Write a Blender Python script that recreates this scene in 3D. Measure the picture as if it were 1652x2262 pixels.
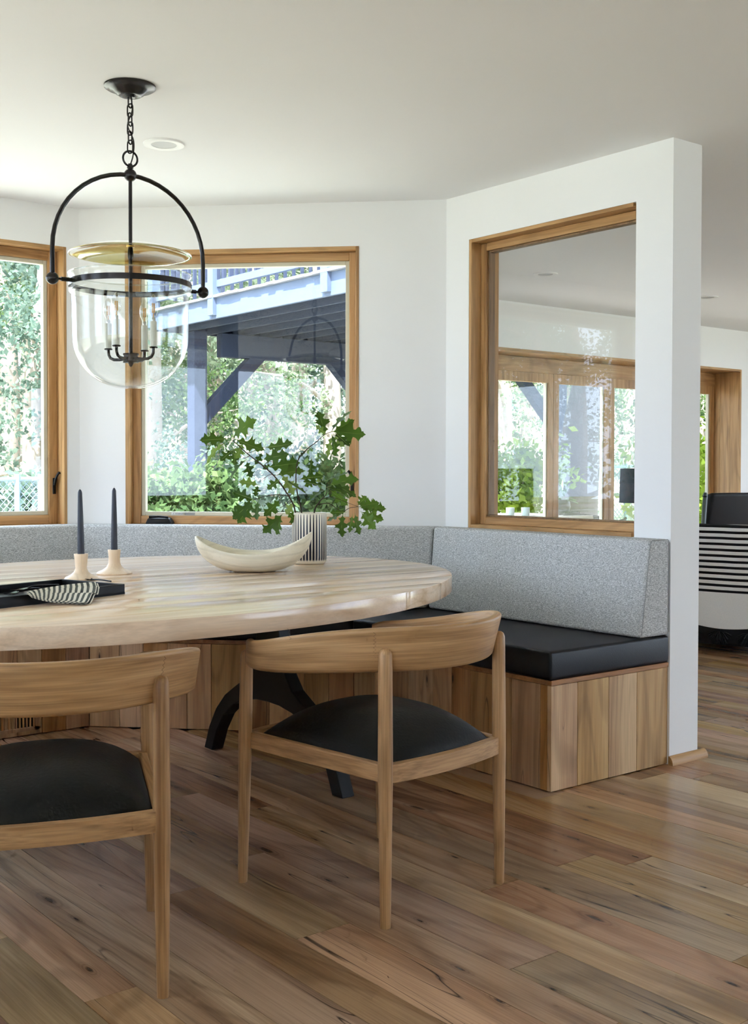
import bpy, bmesh, math, random
from mathutils import Vector, Matrix
PI = math.pi
R = math.radians
scene = bpy.context.scene
COL = scene.collection
for o in list(bpy.data.objects):
    bpy.data.objects.remove(o)

# ------------------------------------------------------------------ camera
CAM_H = 1.149
yaw, pitch, roll = R(38.238), R(1.285), R(0.095)
fw = Vector((math.sin(yaw) * math.cos(pitch), math.cos(yaw) * math.cos(pitch), -math.sin(pitch)))
rt = Vector((math.cos(yaw), -math.sin(yaw), 0))
up = rt.cross(fw)
rt2 = rt * math.cos(roll) + up * math.sin(roll)
up2 = up * math.cos(roll) - rt * math.sin(roll)
cam_d = bpy.data.cameras.new('camera')
cam = bpy.data.objects.new('camera', cam_d)
COL.objects.link(cam)
M = Matrix.Identity(4)
for i in range(3):
    M[i][0], M[i][1], M[i][2] = rt2[i], up2[i], -fw[i]
M[2][3] = CAM_H
cam.matrix_world = M
cam_d.sensor_width = 36.0
cam_d.sensor_fit = 'AUTO'
cam_d.lens = 2554.0 / 2262.0 * 36.0
cam_d.shift_y = -(1131.0 - 1096.83) / 2262.0
cam_d.clip_start = 0.05
cam_d.clip_end = 400
scene.camera = cam

# ------------------------------------------------------------------ world, sun, exposure
scene.view_settings.view_transform = 'Standard'
scene.view_settings.look = 'None'
scene.view_settings.gamma = 1.0
scene.view_settings.use_curve_mapping = False
scene.view_settings.exposure = 0.94
SKY = 4.0
SUN = 14.5
world = bpy.data.worlds.new('world')
scene.world = world
world.use_nodes = True
bg = world.node_tree.nodes['Background']
bg.inputs[0].default_value = (0.745, 0.895, 1.15, 1)
bg.inputs[1].default_value = SKY
sun_d = bpy.data.lights.new('sun', 'SUN')
sun_d.energy = SUN
sun_d.angle = R(1.5)
sun_d.color = (0.97, 0.99, 1.05)
sun = bpy.data.objects.new('sun', sun_d)
COL.objects.link(sun)
sun.rotation_euler = Vector((0.50, 0.30, -0.85)).to_track_quat('-Z', 'Y').to_euler()
scene.cycles.use_denoising = True
scene.cycles.use_adaptive_sampling = True
scene.cycles.adaptive_threshold = 0.1
scene.cycles.use_light_tree = False
scene.cycles.adaptive_min_samples = 12
scene.cycles.max_bounces = 9
scene.cycles.diffuse_bounces = 6
scene.cycles.glossy_bounces = 4
scene.cycles.transmission_bounces = 8
scene.cycles.transparent_max_bounces = 24
scene.cycles.sample_clamp_indirect = 6.0
scene.cycles.caustics_reflective = False
scene.cycles.caustics_refractive = False

# ------------------------------------------------------------------ mesh helpers
class MB:
    def __init__(s):
        s.v, s.f, s.uv = [], [], {}
    def add(s, verts, faces, uvs=None):
        n = len(s.v)
        s.v += [tuple(p) for p in verts]
        for k, fc in enumerate(faces):
            if uvs:
                s.uv[len(s.f)] = uvs[k]
            s.f.append(tuple(i + n for i in fc))
        return s
    def box(s, x0, x1, y0, y1, z0, z1, M=None):
        P = [(x, y, z) for z in (z0, z1) for y in (y0, y1) for x in (x0, x1)]
        if M: P = [tuple(M @ Vector(p)) for p in P]
        return s.add(P, [(0, 2, 3, 1), (4, 5, 7, 6), (0, 1, 5, 4), (2, 6, 7, 3), (0, 4, 6, 2), (1, 3, 7, 5)])
    def hexa(s, bottom, top):
        n = len(bottom)
        P = list(bottom) + list(top)
        F = [tuple(range(n - 1, -1, -1)), tuple(range(n, 2 * n))]
        for i in range(n):
            j = (i + 1) % n
            F.append((i, j, n + j, n + i))
        return s.add(P, F)
    def prism(s, poly, z0, z1):
        return s.hexa([(x, y, z0) for x, y in poly], [(x, y, z1) for x, y in poly])
    def bar(s, a, b, w, d, upv=(0, 0, 1)):
        a, b = Vector(a), Vector(b)
        ax = (b - a).normalized(); u = Vector(upv)
        sd = ax.cross(u)
        if sd.length < 1e-5: sd = ax.cross(Vector((1, 0, 0)))
        sd.normalize(); u = sd.cross(ax).normalized()
        P = []
        for c in (a, b):
            for i, j in ((-1, -1), (1, -1), (1, 1), (-1, 1)):
                P.append(c + sd * (w / 2 * i) + u * (d / 2 * j))
        return s.add(P, [(0, 3, 2, 1), (4, 5, 6, 7), (0, 1, 5, 4), (1, 2, 6, 5), (2, 3, 7, 6), (3, 0, 4, 7)])
    def tube(s, path, rad, n=10, closed=False, cap=True):
        pts = [Vector(p) for p in path]
        m = len(pts)
        rs = rad if isinstance(rad, (list, tuple)) else [rad] * m
        nrm = None
        V, UV = [], []
        L = 0
        for i in range(m):
            if closed:
                t = pts[(i + 1) % m] - pts[i - 1]
            else:
                t = pts[min(i + 1, m - 1)] - pts[max(i - 1, 0)]
            t.normalize()
            if nrm is None:
                nrm = t.orthogonal().normalized()
            else:
                nrm = (nrm - t * nrm.dot(t))
                nrm = nrm.normalized() if nrm.length > 1e-6 else t.orthogonal().normalized()
            bn = t.cross(nrm)
            for k in range(n):
                a = 2 * PI * k / n
                V.append(pts[i] + (nrm * math.cos(a) + bn * math.sin(a)) * rs[i])
        F = []
        for i in range(m if closed else m - 1):
            j = (i + 1) % m
            for k in range(n):
                l = (k + 1) % n
                F.append((i * n + k, i * n + l, j * n + l, j * n + k))
        if cap and not closed:
            F.append(tuple(range(n - 1, -1, -1)))
            F.append(tuple((m - 1) * n + k for k in range(n)))
        return s.add(V, F)
    def lathe(s, prof, n=32, c=(0, 0, 0), closed=False):
        """prof: list of (r, z)"""
        V = []
        for r, z in prof:
            for k in range(n):
                a = 2 * PI * k / n
                V.append((c[0] + r * math.cos(a), c[1] + r * math.sin(a), c[2] + z))
        F = []
        m = len(prof)
        for i in range(m if closed else m - 1):
            j = (i + 1) % m
            for k in range(n):
                l = (k + 1) % n
                F.append((i * n + k, i * n + l, j * n + l, j * n + k))
        if not closed:
            if prof[0][0] > 1e-6: F.append(tuple(range(n - 1, -1, -1)))
            if prof[-1][0] > 1e-6: F.append(tuple((m - 1) * n + k for k in range(n)))
        return s.add(V, F)
    def sphere(s, c, r, n=16, m=10):
        return s.lathe([(max(r * math.sin(PI * i / m), 1e-7), -r * math.cos(PI * i / m)) for i in range(m + 1)], n, c)
    def grid(s, fn, nu, nv, thick=None):
        V = [fn(i / nu, j / nv) for j in range(nv + 1) for i in range(nu + 1)]
        F, U = [], []
        w = nu + 1
        for j in range(nv):
            for i in range(nu):
                F.append((j * w + i, j * w + i + 1, (j + 1) * w + i + 1, (j + 1) * w + i))
                U.append(((i / nu, j / nv), ((i + 1) / nu, j / nv), ((i + 1) / nu, (j + 1) / nv), (i / nu, (j + 1) / nv)))
        return s.add(V, F, U)
    def mesh(s, name, mat=None, smooth=None, bevel=0, seg=2, weld=False, fixn=True):
        me = bpy.data.meshes.new(name)
        me.from_pydata([tuple(p) for p in s.v], [], s.f)
        if s.uv:
            ul = me.uv_layers.new(name='UVMap')
            for p in me.polygons:
                u = s.uv.get(p.index)
                if u:
                    for li, q in zip(p.loop_indices, u): ul.data[li].uv = q
        if bevel or weld or fixn:
            bm = bmesh.new(); bm.from_mesh(me)
            if weld: bmesh.ops.remove_doubles(bm, verts=bm.verts, dist=1e-5)
            if fixn: bmesh.ops.recalc_face_normals(bm, faces=bm.faces)
            if bevel:
                es = [e for e in bm.edges if len(e.link_faces) == 2 and e.calc_face_angle(0) > R(28)]
                bmesh.ops.bevel(bm, geom=es, offset=bevel, segments=seg, affect='EDGES', profile=0.5, clamp_overlap=True)
            bm.to_mesh(me); bm.free()
        if smooth is not None:
            for p in me.polygons: p.use_smooth = True
            me.set_sharp_from_angle(angle=R(smooth))
        if mat: me.materials.append(mat)
        return me
    def build(s, name, mat=None, parent=None, smooth=None, bevel=0, seg=2, weld=False, fixn=True):
        ob = bpy.data.objects.new(name, s.mesh(name, mat, smooth, bevel, seg, weld, fixn))
        COL.objects.link(ob)
        if parent: ob.parent = parent
        return ob

def tag(o, label=None, cat=None, group=None, kind=None):
    if label: o['label'] = label
    if cat: o['category'] = cat
    if group: o['group'] = group
    if kind: o['kind'] = kind
    return o
def thing(name, label, cat=None, loc=(0, 0, 0), rz=0.0, group=None, kind=None):
    o = bpy.data.objects.new(name, None)
    COL.objects.link(o)
    o.location = loc; o.rotation_euler = (0, 0, rz)
    o.empty_display_size = 0.1
    return tag(o, label, cat, group, kind)
def copy_tree(o, parent=None):
    c = o.copy(); COL.objects.link(c)
    if parent: c.parent = parent
    for ch in list(o.children): copy_tree(ch, c)
    return c
def catmull(pts, k=8):
    P = [Vector(p) for p in pts]
    P = [2 * P[0] - P[1]] + P + [2 * P[-1] - P[-2]]
    out = []
    for i in range(1, len(P) - 2):
        for j in range(k):
            t = j / k
            a, b, c, d = P[i - 1], P[i], P[i + 1], P[i + 2]
            out.append(0.5 * ((2 * b) + (c - a) * t + (2 * a - 5 * b + 4 * c - d) * t * t + (3 * b - a - 3 * c + d) * t ** 3))
    out.append(P[-2])
    return out

# ------------------------------------------------------------------ materials
def srgb(r, g, b):
    f = lambda c: (c / 255 / 12.92) if c / 255 <= 0.04045 else ((c / 255 + 0.055) / 1.055) ** 2.4
    return (f(r), f(g), f(b), 1)
class NT:
    def __init__(s, name):
        s.m = bpy.data.materials.new(name); s.m.use_nodes = True
        s.t = s.m.node_tree; s.n = s.t.nodes; s.l = s.t.links
        s.n.clear()
        s.out = s.n.new('ShaderNodeOutputMaterial')
    def node(s, typ, **kw):
        n = s.n.new('ShaderNode' + typ)
        for k, v in kw.items():
            if k.startswith('_'): setattr(n, k[1:], v)
            else:
                key = k.replace('__', ' ')
                sock = n.inputs[int(key[1:])] if key[0] == 'i' and key[1:].isdigit() else n.inputs[key]
                s.set(sock, v)
        return n
    def set(s, sock, v):
        if isinstance(v, bpy.types.NodeSocket): s.l.new(v, sock)
        else: sock.default_value = v
    def math(s, op, a, b=None, clamp=False):
        n = s.n.new('ShaderNodeMath'); n.operation = op; n.use_clamp = clamp
        s.set(n.inputs[0], a)
        if b is not None: s.set(n.inputs[1], b)
        return n.outputs[0]
    def mix(s, fac, a, b, blend='MIX'):
        n = s.n.new('ShaderNodeMix'); n.data_type = 'RGBA'; n.blend_type = blend
        s.set(n.inputs[0], fac); s.set(n.inputs[6], a); s.set(n.inputs[7], b)
        return n.outputs[2]
    def ramp(s, fac, stops):
        n = s.n.new('ShaderNodeValToRGB')
        e = n.color_ramp.elements
        while len(e) < len(stops): e.new(0.5)
        for k, (p, c) in enumerate(stops):
            e[k].position = p
            e[k].color = c if len(c) == 4 else (*c, 1)
        s.l.new(fac, n.inputs[0])
        return n.outputs[0]
    def maprange(s, v, a, b, c=0.0, d=1.0, smooth=False):
        n = s.n.new('ShaderNodeMapRange')
        if smooth: n.interpolation_type = 'SMOOTHSTEP'
        s.set(n.inputs[0], v)
        for k, x in zip((1, 2, 3, 4), (a, b, c, d)): n.inputs[k].default_value = x
        return n.outputs[0]
    def noise(s, vec, scale=5.0, detail=2.0, rough=0.5, dist=0.0):
        n = s.n.new('ShaderNodeTexNoise')
        s.set(n.inputs['Vector'], vec)
        n.inputs['Scale'].default_value = scale; n.inputs['Detail'].default_value = detail
        n.inputs['Roughness'].default_value = rough; n.inputs['Distortion'].default_value = dist
        return n.outputs[0]
    def vscale(s, vec, sc):
        n = s.n.new('ShaderNodeMapping'); s.l.new(vec, n.inputs[0]); n.inputs['Scale'].default_value = sc
        return n.outputs[0]
    def vadd(s, a, b):
        n = s.n.new('ShaderNodeVectorMath'); n.operation = 'ADD'
        s.set(n.inputs[0], a); s.set(n.inputs[1], b)
        return n.outputs[0]
    def coord(s, which='Object'):
        return s.n.new('ShaderNodeTexCoord').outputs[which]
    def bump(s, hgt, strength=0.2, dist=0.01):
        n = s.n.new('ShaderNodeBump')
        s.l.new(hgt, n.inputs['Height']); n.inputs['Strength'].default_value = strength; n.inputs['Distance'].default_value = dist
        return n.outputs[0]
    def principled(s, color, rough=0.5, metal=0.0, spec=0.5, normal=None, **kw):
        n = s.n.new('ShaderNodeBsdfPrincipled')
        s.set(n.inputs['Base Color'], color); s.set(n.inputs['Roughness'], rough)
        n.inputs['Metallic'].default_value = metal
        n.inputs['Specular IOR Level'].default_value = spec
        if normal: s.l.new(normal, n.inputs['Normal'])
        for k, v in kw.items(): s.set(n.inputs[k.replace('__', ' ')], v)
        s.l.new(n.outputs[0], s.out.inputs[0])
        return n

def mat_plain(name, col, rough=0.5, metal=0.0, spec=0.5, bump=None, bscale=40.0, vary=True):
    t = NT(name)
    nrm = None
    c = t.coord()
    colr = col
    if vary: colr = t.mix(t.noise(c, 6.0, 1.0), tuple(x * 0.9 for x in col[:3]) + (1,), tuple(min(1, x * 1.1) for x in col[:3]) + (1,))
    if bump: nrm = t.bump(t.noise(c, bscale, 1.0), bump, 0.004)
    t.principled(colr, rough, metal, spec, nrm)
    return t.m
def mat_wood(name, cols, axis=2, coord='Object', across=22.0, along=0.9, rough=0.45, rnd=0.0, hue=0.0, knots=0.0, fiber=0.25, spec=0.4, cracks=0.0, rings=0.22, sap=0.0):
    """cols: dark, mid, light (linear rgba); axis = grain direction"""
    t = NT(name)
    if coord == 'World': c = t.n.new('ShaderNodeNewGeometry').outputs['Position']
    elif coord == 'UV': c = t.coord('UV')
    else: c = t.coord('Object')
    oi = t.n.new('ShaderNodeObjectInfo')
    cm = t.n.new('ShaderNodeCombineXYZ')
    t.set(cm.inputs[0], t.math('MULTIPLY', oi.outputs['Random'], 37.0)); t.set(cm.inputs[1], t.math('MULTIPLY', oi.outputs['Random'], 91.0)); t.set(cm.inputs[2], t.math('MULTIPLY', oi.outputs['Random'], 53.0))
    c = t.vadd(c, cm.outputs[0])
    sc = [across] * 3; sc[axis] = along
    # slow warp so the grain wanders
    wv = [1.4] * 3; wv[axis] = 0.9
    warp = t.n.new('ShaderNodeTexNoise'); t.l.new(t.vscale(c, wv), warp.inputs['Vector']); warp.inputs['Scale'].default_value = 1.0; warp.inputs['Detail'].default_value = 0.0
    sub = t.n.new('ShaderNodeVectorMath'); sub.operation = 'MULTIPLY_ADD'
    t.l.new(warp.outputs[1], sub.inputs[0]); sub.inputs[1].default_value = (0.10, 0.10, 0.10); t.l.new(c, sub.inputs[2])
    cw = sub.outputs[0]
    g = t.noise(t.vscale(cw, sc), 1.0, 3.0, 0.62, 0.0)
    colr = t.ramp(g, [(0.28, cols[0]), (0.48, cols[1]), (0.72, cols[2])])
    # wide colour drift
    dr = [3.0] * 3; dr[axis] = 0.5
    dn = t.noise(t.vscale(cw, dr), 1.0, 1.0, 0.4)
    colr = t.mix(t.math('MULTIPLY', t.maprange(dn, 0.4, 0.75, 0, 1, True), 0.45), colr, cols[2])
    if rings:
        rg = t.maprange(t.math('SINE', t.math('MULTIPLY', dn, 95.0)), 0.55, 1.0, 0.0, 1.0)
        colr = t.mix(t.math('MULTIPLY', rg, rings), colr, tuple(x * 0.55 for x in cols[0][:3]) + (1,))
    if sap:
        colr = t.mix(t.math('MULTIPLY', t.maprange(dn, 0.60, 0.635), sap), colr, tuple(min(1, x * 1.12) for x in cols[2][:3]) + (1,))
    fs = [230.0] * 3; fs[axis] = 5.0
    fb = t.noise(t.vscale(c, fs), 1.0, 1.0, 0.6)
    colr = t.mix(fiber, colr, t.ramp(fb, [(0.35, (0.25, 0.2, 0.15, 1)), (0.62, (1, 1, 1, 1))]), 'MULTIPLY')
    if knots:
        sx = t.n.new('ShaderNodeSeparateXYZ'); t.l.new(cw, sx.inputs[0])
        kv = t.n.new('ShaderNodeCombineXYZ')
        t.set(kv.inputs[0], t.math('MULTIPLY', sx.outputs[(1, 0, 0)[axis]], 5.5)); t.set(kv.inputs[1], t.math('MULTIPLY', sx.outputs[axis], 1.7))
        vo = t.n.new('ShaderNodeTexVoronoi'); vo.voronoi_dimensions = '2D'; t.l.new(kv.outputs[0], vo.inputs['Vector']); vo.inputs['Scale'].default_value = 1.0
        kc3 = t.node('SeparateXYZ', Vector=vo.outputs['Color'])
        gate = t.maprange(kc3.outputs[0], 0.55, 0.58)
        kd = t.math('MULTIPLY', vo.outputs['Distance'], t.maprange(kc3.outputs[1], 0, 1, 1.0, 3.2))
        kf = t.maprange(kd, 0.03, 0.26, 1.0, 0.0, True)
        ring = t.math('MULTIPLY', t.math('ABSOLUTE', t.math('SINE', t.math('MULTIPLY', kd, 55.0))), 0.5)
        kf2 = t.math('MULTIPLY', t.math('MULTIPLY', kf, gate), t.math('SUBTRACT', 1.0, ring))
        colr = t.mix(t.math('MULTIPLY', kf2, knots * 0.75), colr, tuple(x * 0.42 for x in cols[0][:3]) + (1,))
        kc = t.math('MULTIPLY', t.maprange(t.math('ADD', kd, t.math('MULTIPLY', t.math('SUBTRACT', fb, 0.5), 0.06)), 0.030, 0.065, 1.0, 0.0), gate)
        colr = t.mix(t.math('MULTIPLY', kc, 0.9), colr, (0.022, 0.015, 0.010, 1))
    if cracks:
        cs = [16.0] * 3; cs[axis] = 0.8
        cn = t.noise(t.vscale(cw, cs), 1.0, 1.0, 0.5)
        cf = t.math('MULTIPLY', t.maprange(t.math('ABSOLUTE', t.math('SUBTRACT', cn, 0.5)), 0.0, 0.008, 1.0, 0.0), t.maprange(t.noise(t.vscale(c, [2.5 if i != axis else 1.2 for i in range(3)]), 1.3, 0.0), 0.57, 0.64))
        colr = t.mix(t.math('MULTIPLY', cf, cracks), colr, (0.02, 0.014, 0.009, 1))
    if rnd or hue:
        hs = t.n.new('ShaderNodeHueSaturation')
        t.set(hs.inputs['Value'], t.maprange(oi.outputs['Random'], 0, 1, 1 - rnd, 1 + rnd))
        r2 = t.math('FRACT', t.math('MULTIPLY', oi.outputs['Random'], 7.77))
        t.set(hs.inputs['Hue'], t.maprange(r2, 0, 1, 0.5 - hue, 0.5 + hue))
        r3 = t.math('FRACT', t.math('MULTIPLY', oi.outputs['Random'], 13.3))
        t.set(hs.inputs['Saturation'], t.maprange(r3, 0, 1, 0.85, 1.12))
        t.l.new(colr, hs.inputs['Color'])
        colr = hs.outputs[0]
    nrm = t.bump(t.math('ADD', t.math('MULTIPLY', fb, 0.5), g), 0.12, 0.002)
    t.principled(colr, rough, 0, spec, nrm)
    return t.m
def mat_glass(name, tint=(1, 1, 1, 1), refl=1.0, rough=0.0, base=0.0):
    """thin clear glass: passes light straight, mirrors by Fresnel"""
    t = NT(name)
    tr = t.node('BsdfTransparent', Color=tint)
    gl = t.n.new('ShaderNodeBsdfGlossy'); gl.inputs['Roughness'].default_value = rough; gl.inputs['Color'].default_value = (1, 1, 1, 1)
    lw = t.n.new('ShaderNodeLayerWeight'); lw.inputs[0].default_value = 0.5
    fr = t.math('ADD', t.math('MULTIPLY', t.math('POWER', lw.outputs['Facing'], 5.0), 0.96), 0.04)
    fac = t.math('ADD', t.math('MULTIPLY', fr, refl), base, True)
    mx = t.n.new('ShaderNodeMixShader')
    t.l.new(fac, mx.inputs[0]); t.l.new(tr.outputs[0], mx.inputs[1]); t.l.new(gl.outputs[0], mx.inputs[2])
    t.l.new(mx.outputs[0], t.out.inputs[0])
    return t.m
def mat_leaf(name, a, b, trans=0.45, rough=0.55):
    t = NT(name)
    oi = t.n.new('ShaderNodeObjectInfo')
    c = t.mix(t.maprange(t.noise(t.coord(), 3.0, 0.0), 0.35, 0.65), a, b)
    if rough < 0.52: n = t.principled(c, rough, 0, 0.3)
    else:
        n = t.n.new('ShaderNodeBsdfDiffuse'); t.l.new(c, n.inputs[0])
    tl = t.n.new('ShaderNodeBsdfTranslucent'); t.l.new(c, tl.inputs[0])
    mx = t.n.new('ShaderNodeMixShader'); mx.inputs[0].default_value = trans
    t.l.new(n.outputs[0], mx.inputs[1]); t.l.new(tl.outputs[0], mx.inputs[2])
    t.l.new(mx.outputs[0], t.out.inputs[0])
    return t.m
def mat_fabric(name, dark, light, sx=120.0, sz=700.0, mixv=0.5):
    t = NT(name)
    c = t.coord()
    n1 = t.noise(t.vscale(c, (sx, sx, sz)), 1.0, 1.0, 0.7)
    n2 = t.noise(t.vscale(c, (sz, sz, sx * 1.4)), 1.0, 1.0, 0.7)
    m = t.math('ADD', t.math('MULTIPLY', n1, 0.6), t.math('MULTIPLY', n2, 0.4))
    colr = t.ramp(m, [(0.36, dark), (0.52, tuple((a + b) / 2 for a, b in zip(dark, light))), (0.60, light)])
    t.principled(colr, 0.95, 0, 0.15, t.bump(m, 0.25, 0.002))
    return t.m

def mat_matte(name, col, a=0.985, sc=2.5):
    t = NT(name)
    d = t.n.new('ShaderNodeBsdfDiffuse')
    t.set(d.inputs[0], t.mix(t.noise(t.coord(), sc, 1.0), tuple(x * a for x in col[:3]) + (1,), col))
    t.l.new(d.outputs[0], t.out.inputs[0])
    return t.m
WALL = mat_matte('wall_paint', (0.85, 0.85, 0.84, 1))
CEIL = mat_matte('ceiling_paint', (0.85, 0.85, 0.855, 1))
TRIM_OAK = mat_wood('window_oak', (srgb(150, 108, 62), srgb(186, 143, 92), srgb(205, 164, 112)), axis=0, across=30, along=1.2, fiber=0.18)
TRIM_OAK_V = mat_wood('window_oak_upright', (srgb(150, 108, 62), srgb(186, 143, 92), srgb(205, 164, 112)), axis=2, across=30, along=1.2, fiber=0.18)
CHAIR_OAK = mat_wood('chair_oak', (srgb(140, 100, 62), srgb(181, 140, 96), srgb(200, 162, 118)), axis=2, across=34, along=1.4, fiber=0.3)
RAIL_OAK = mat_wood('rail_oak', (srgb(138, 98, 58), srgb(181, 140, 94), srgb(203, 164, 118)), axis=0, coord='UV', across=20, along=2.2, fiber=0.3)
FRAME_OAK = mat_wood('seat_frame_oak', (srgb(140, 100, 62), srgb(181, 140, 96), srgb(200, 162, 118)), axis=0, across=34, along=1.4, fiber=0.3)
FRAME_OAK_Y = mat_wood('seat_side_oak', (srgb(140, 100, 62), srgb(181, 140, 96), srgb(200, 162, 118)), axis=1, across=34, along=1.4, fiber=0.3)
FLOOR_WOOD = mat_wood('floor_wood', (srgb(116, 84, 56), srgb(166, 129, 92), srgb(198, 165, 128)), axis=1, coord='World', across=13, along=0.7, rough=0.27, rnd=0.24, hue=0.014, knots=0.85, fiber=0.22, cracks=0.9, rings=0.25, sap=0.6, spec=0.55)
BENCH_WOOD = mat_wood('bench_wood', (srgb(140, 98, 58), srgb(186, 143, 97), srgb(212, 175, 128)), axis=2, across=12, along=0.8, rough=0.5, rnd=0.12, hue=0.01, knots=0.9, fiber=0.2, cracks=0.7, rings=0.28, sap=0.5)
PLY_WOOD = mat_wood('bench_edge_wood', (srgb(120, 80, 48), srgb(160, 112, 70), srgb(186, 138, 92)), axis=0, across=20, along=1.0)
TABLE_WOOD = mat_wood('table_wood', (srgb(186, 152, 122), srgb(225, 199, 172), srgb(240, 221, 200)), axis=0, across=14, along=0.6, rough=0.16, rnd=0.08, hue=0.006, fiber=0.10, spec=0.5, rings=0.14, sap=0.3)
BLACK_LEATHER = mat_plain('black_leather', (0.005, 0.005, 0.007, 1), 0.40, spec=0.30, bump=0.12, bscale=260)
SEAT_LEATHER = mat_plain('worn_black_leather', (0.005, 0.0055, 0.0058, 1), 0.5, spec=0.25, bump=0.15, bscale=120)
GREY_FABRIC = mat_fabric('grey_fabric', (0.24, 0.245, 0.245, 1), (0.74, 0.75, 0.74, 1))
BLACK_METAL = mat_plain('black_metal', (0.005, 0.005, 0.005, 1), 0.45, 0.0, 0.25)
BRONZE = mat_plain('dark_bronze', (0.022, 0.020, 0.019, 1), 0.24, 0.5, 0.5)
GLASS = mat_glass('window_glass', (0.985, 0.99, 0.985, 1), 0.7)
BELL_GLASS = mat_glass('bell_glass', (0.975, 0.985, 0.98, 1), 0.8, 0.02)
BULB_GLASS = mat_glass('bulb_glass', (0.93, 0.93, 0.92, 1), 1.8, 0.0, 0.03)
AMBER_GLASS = mat_glass('amber_glass', (0.87, 0.82, 0.52, 1), 1.6, 0.03, 0.08)
SASH_CREAM = mat_plain('sash_cream', srgb(205, 200, 178), 0.5)
WHITE_TRIM = mat_plain('white_trim', (0.80, 0.80, 0.79, 1), 0.4)

# ================================================================== STRUCTURE
CE = 2.44
WX, WY, WM = 3.695, 5.42, 7.83          # right wall plane, left (bay back) wall plane, X+Y of the diagonal
WTOP = 2.62
S2 = math.sqrt(0.5)
def local_frame(a, b, out):
    ax = Vector((b[0] - a[0], b[1] - a[1], 0)); L = ax.length; ax.normalize()
    m = Matrix.Identity(4)
    o = Vector((out[0], out[1], 0)).normalized()
    for i in range(3):
        m[i][0], m[i][1], m[i][2] = ax[i], o[i], (0, 0, 1)[i]
    m[0][3], m[1][3] = a[0], a[1]
    return m, L
def wall(name, a, b, out, t=0.18, openings=(), ext0=0.0, ext1=0.0, z1=WTOP, mat=None, label=None):
    m, L = local_frame(a, b, out)
    xs = sorted({-ext0, L + ext1} | {o[0] for o in openings} | {o[1] for o in openings})
    zs = sorted({-0.2, z1} | {o[2] for o in openings} | {o[3] for o in openings})
    solid = {}
    for i in range(len(xs) - 1):
        for k in range(len(zs) - 1):
            cx, cz = (xs[i] + xs[i + 1]) / 2, (zs[k] + zs[k + 1]) / 2
            solid[i, k] = not any(o[0] < cx < o[1] and o[2] < cz < o[3] for o in openings)
    bm = bmesh.new()
    vc = {}
    def V(x, y, z):
        key = (round(x, 5), round(y, 5), round(z, 5))
        if key not in vc: vc[key] = bm.verts.new(m @ Vector((x, y, z)))
        return vc[key]
    nx, nz = len(xs) - 1, len(zs) - 1
    for (i, k), s in solid.items():
        if not s: continue
        x0, x1, za, zb = xs[i], xs[i + 1], zs[k], zs[k + 1]
        for y in (0, t): bm.faces.new([V(x0, y, za), V(x1, y, za), V(x1, y, zb), V(x0, y, zb)])
        if not solid.get((i - 1, k)): bm.faces.new([V(x0, 0, za), V(x0, t, za), V(x0, t, zb), V(x0, 0, zb)])
        if not solid.get((i + 1, k)): bm.faces.new([V(x1, 0, za), V(x1, t, za), V(x1, t, zb), V(x1, 0, zb)])
        if not solid.get((i, k - 1)): bm.faces.new([V(x0, 0, za), V(x1, 0, za), V(x1, t, za), V(x0, t, za)])
        if not solid.get((i, k + 1)): bm.faces.new([V(x0, 0, zb), V(x1, 0, zb), V(x1, t, zb), V(x0, t, zb)])
    bmesh.ops.recalc_face_normals(bm, faces=bm.faces)
    me = bpy.data.meshes.new(name); bm.to_mesh(me); bm.free()
    me.materials.append(mat or WALL)
    ob = bpy.data.objects.new(name, me); COL.objects.link(ob)
    tag(ob, label, kind='structure')
    return ob

OPEN_R = (0.18, 1.158, 0.883, 2.225)     # interior window in the right wall
OPEN_M = (0.42, 1.5825, 0.866, 2.228)    # diagonal window
OPEN_L = (0.068, 1.472, 0.866, 2.244)    # bay back window
wall('wall_right', (WX, 2.82), (WX, 4.135), (1, 0), 0.18, [OPEN_R], label='short white wall with an interior window above the bench')
wall('wall_middle', (WX, 4.135), (2.41, WY), (1, 1), 0.18, [OPEN_M], ext0=0.0, ext1=0.07, label='diagonal white bay wall with a picture window')
wall('wall_left', (2.41, WY), (0.87, WY), (0, 1), 0.18, [OPEN_L], label='white bay wall at the left with a casement window')
wall('wall_bay_far_left', (0.87, WY), (-0.415, 4.135), (-1, 1), 0.18, [OPEN_M], ext0=0.07, label='second diagonal white bay wall outside the left of the picture')
wall('wall_bay_side', (-0.415, 4.135), (-0.415, 2.82), (-1, 0), 0.18, [(0.16, 1.14, 0.866, 2.23)], ext0=0.07, label='white bay side wall outside the picture')
wall('wall_dining_side', (-0.415, 2.82), (-3.2, 2.82), (0, 1), 0.18, [(0.2, 2.6, 0.3, 2.35)], label='white wall with a large window behind the camera')
BACK_L = [(0.2, 3.0, 0.15, 2.35), (3.3, 6.2, 0.15, 2.35)]
wall('wall_camera_side', (-3.2, 2.82), (-3.2, -3.6), (-1, 0), 0.18, BACK_L, label='white wall with tall windows behind the camera')
BACK_B = [(9.0, 12.6, 0.1, 2.3)]
wall('wall_back', (-3.2, -3.6), (10.6, -3.6), (0, -1), 0.18, BACK_B, label='white wall with tall windows across the room behind the camera')
SIDE_R = [(0.6, 3.6, 0.1, 2.3), (5.0, 8.6, 0.1, 2.3)]
wall('wall_living_side', (10.6, -3.6), (10.6, 6.3), (1, 0), 0.18, SIDE_R, label='white living room side wall with a tall window')
DOOR_X0, DOOR_X1, DOOR_Z = 5.95, 9.273, 2.085
wall('wall_living_far', (10.6, 6.3), (5.87, 6.3), (0, 1), 0.32, [(10.6 - DOOR_X1, 10.6 - DOOR_X0, -0.2, DOOR_Z)], ext0=0.1, label='white far wall of the living room above the glazed doors')
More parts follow.
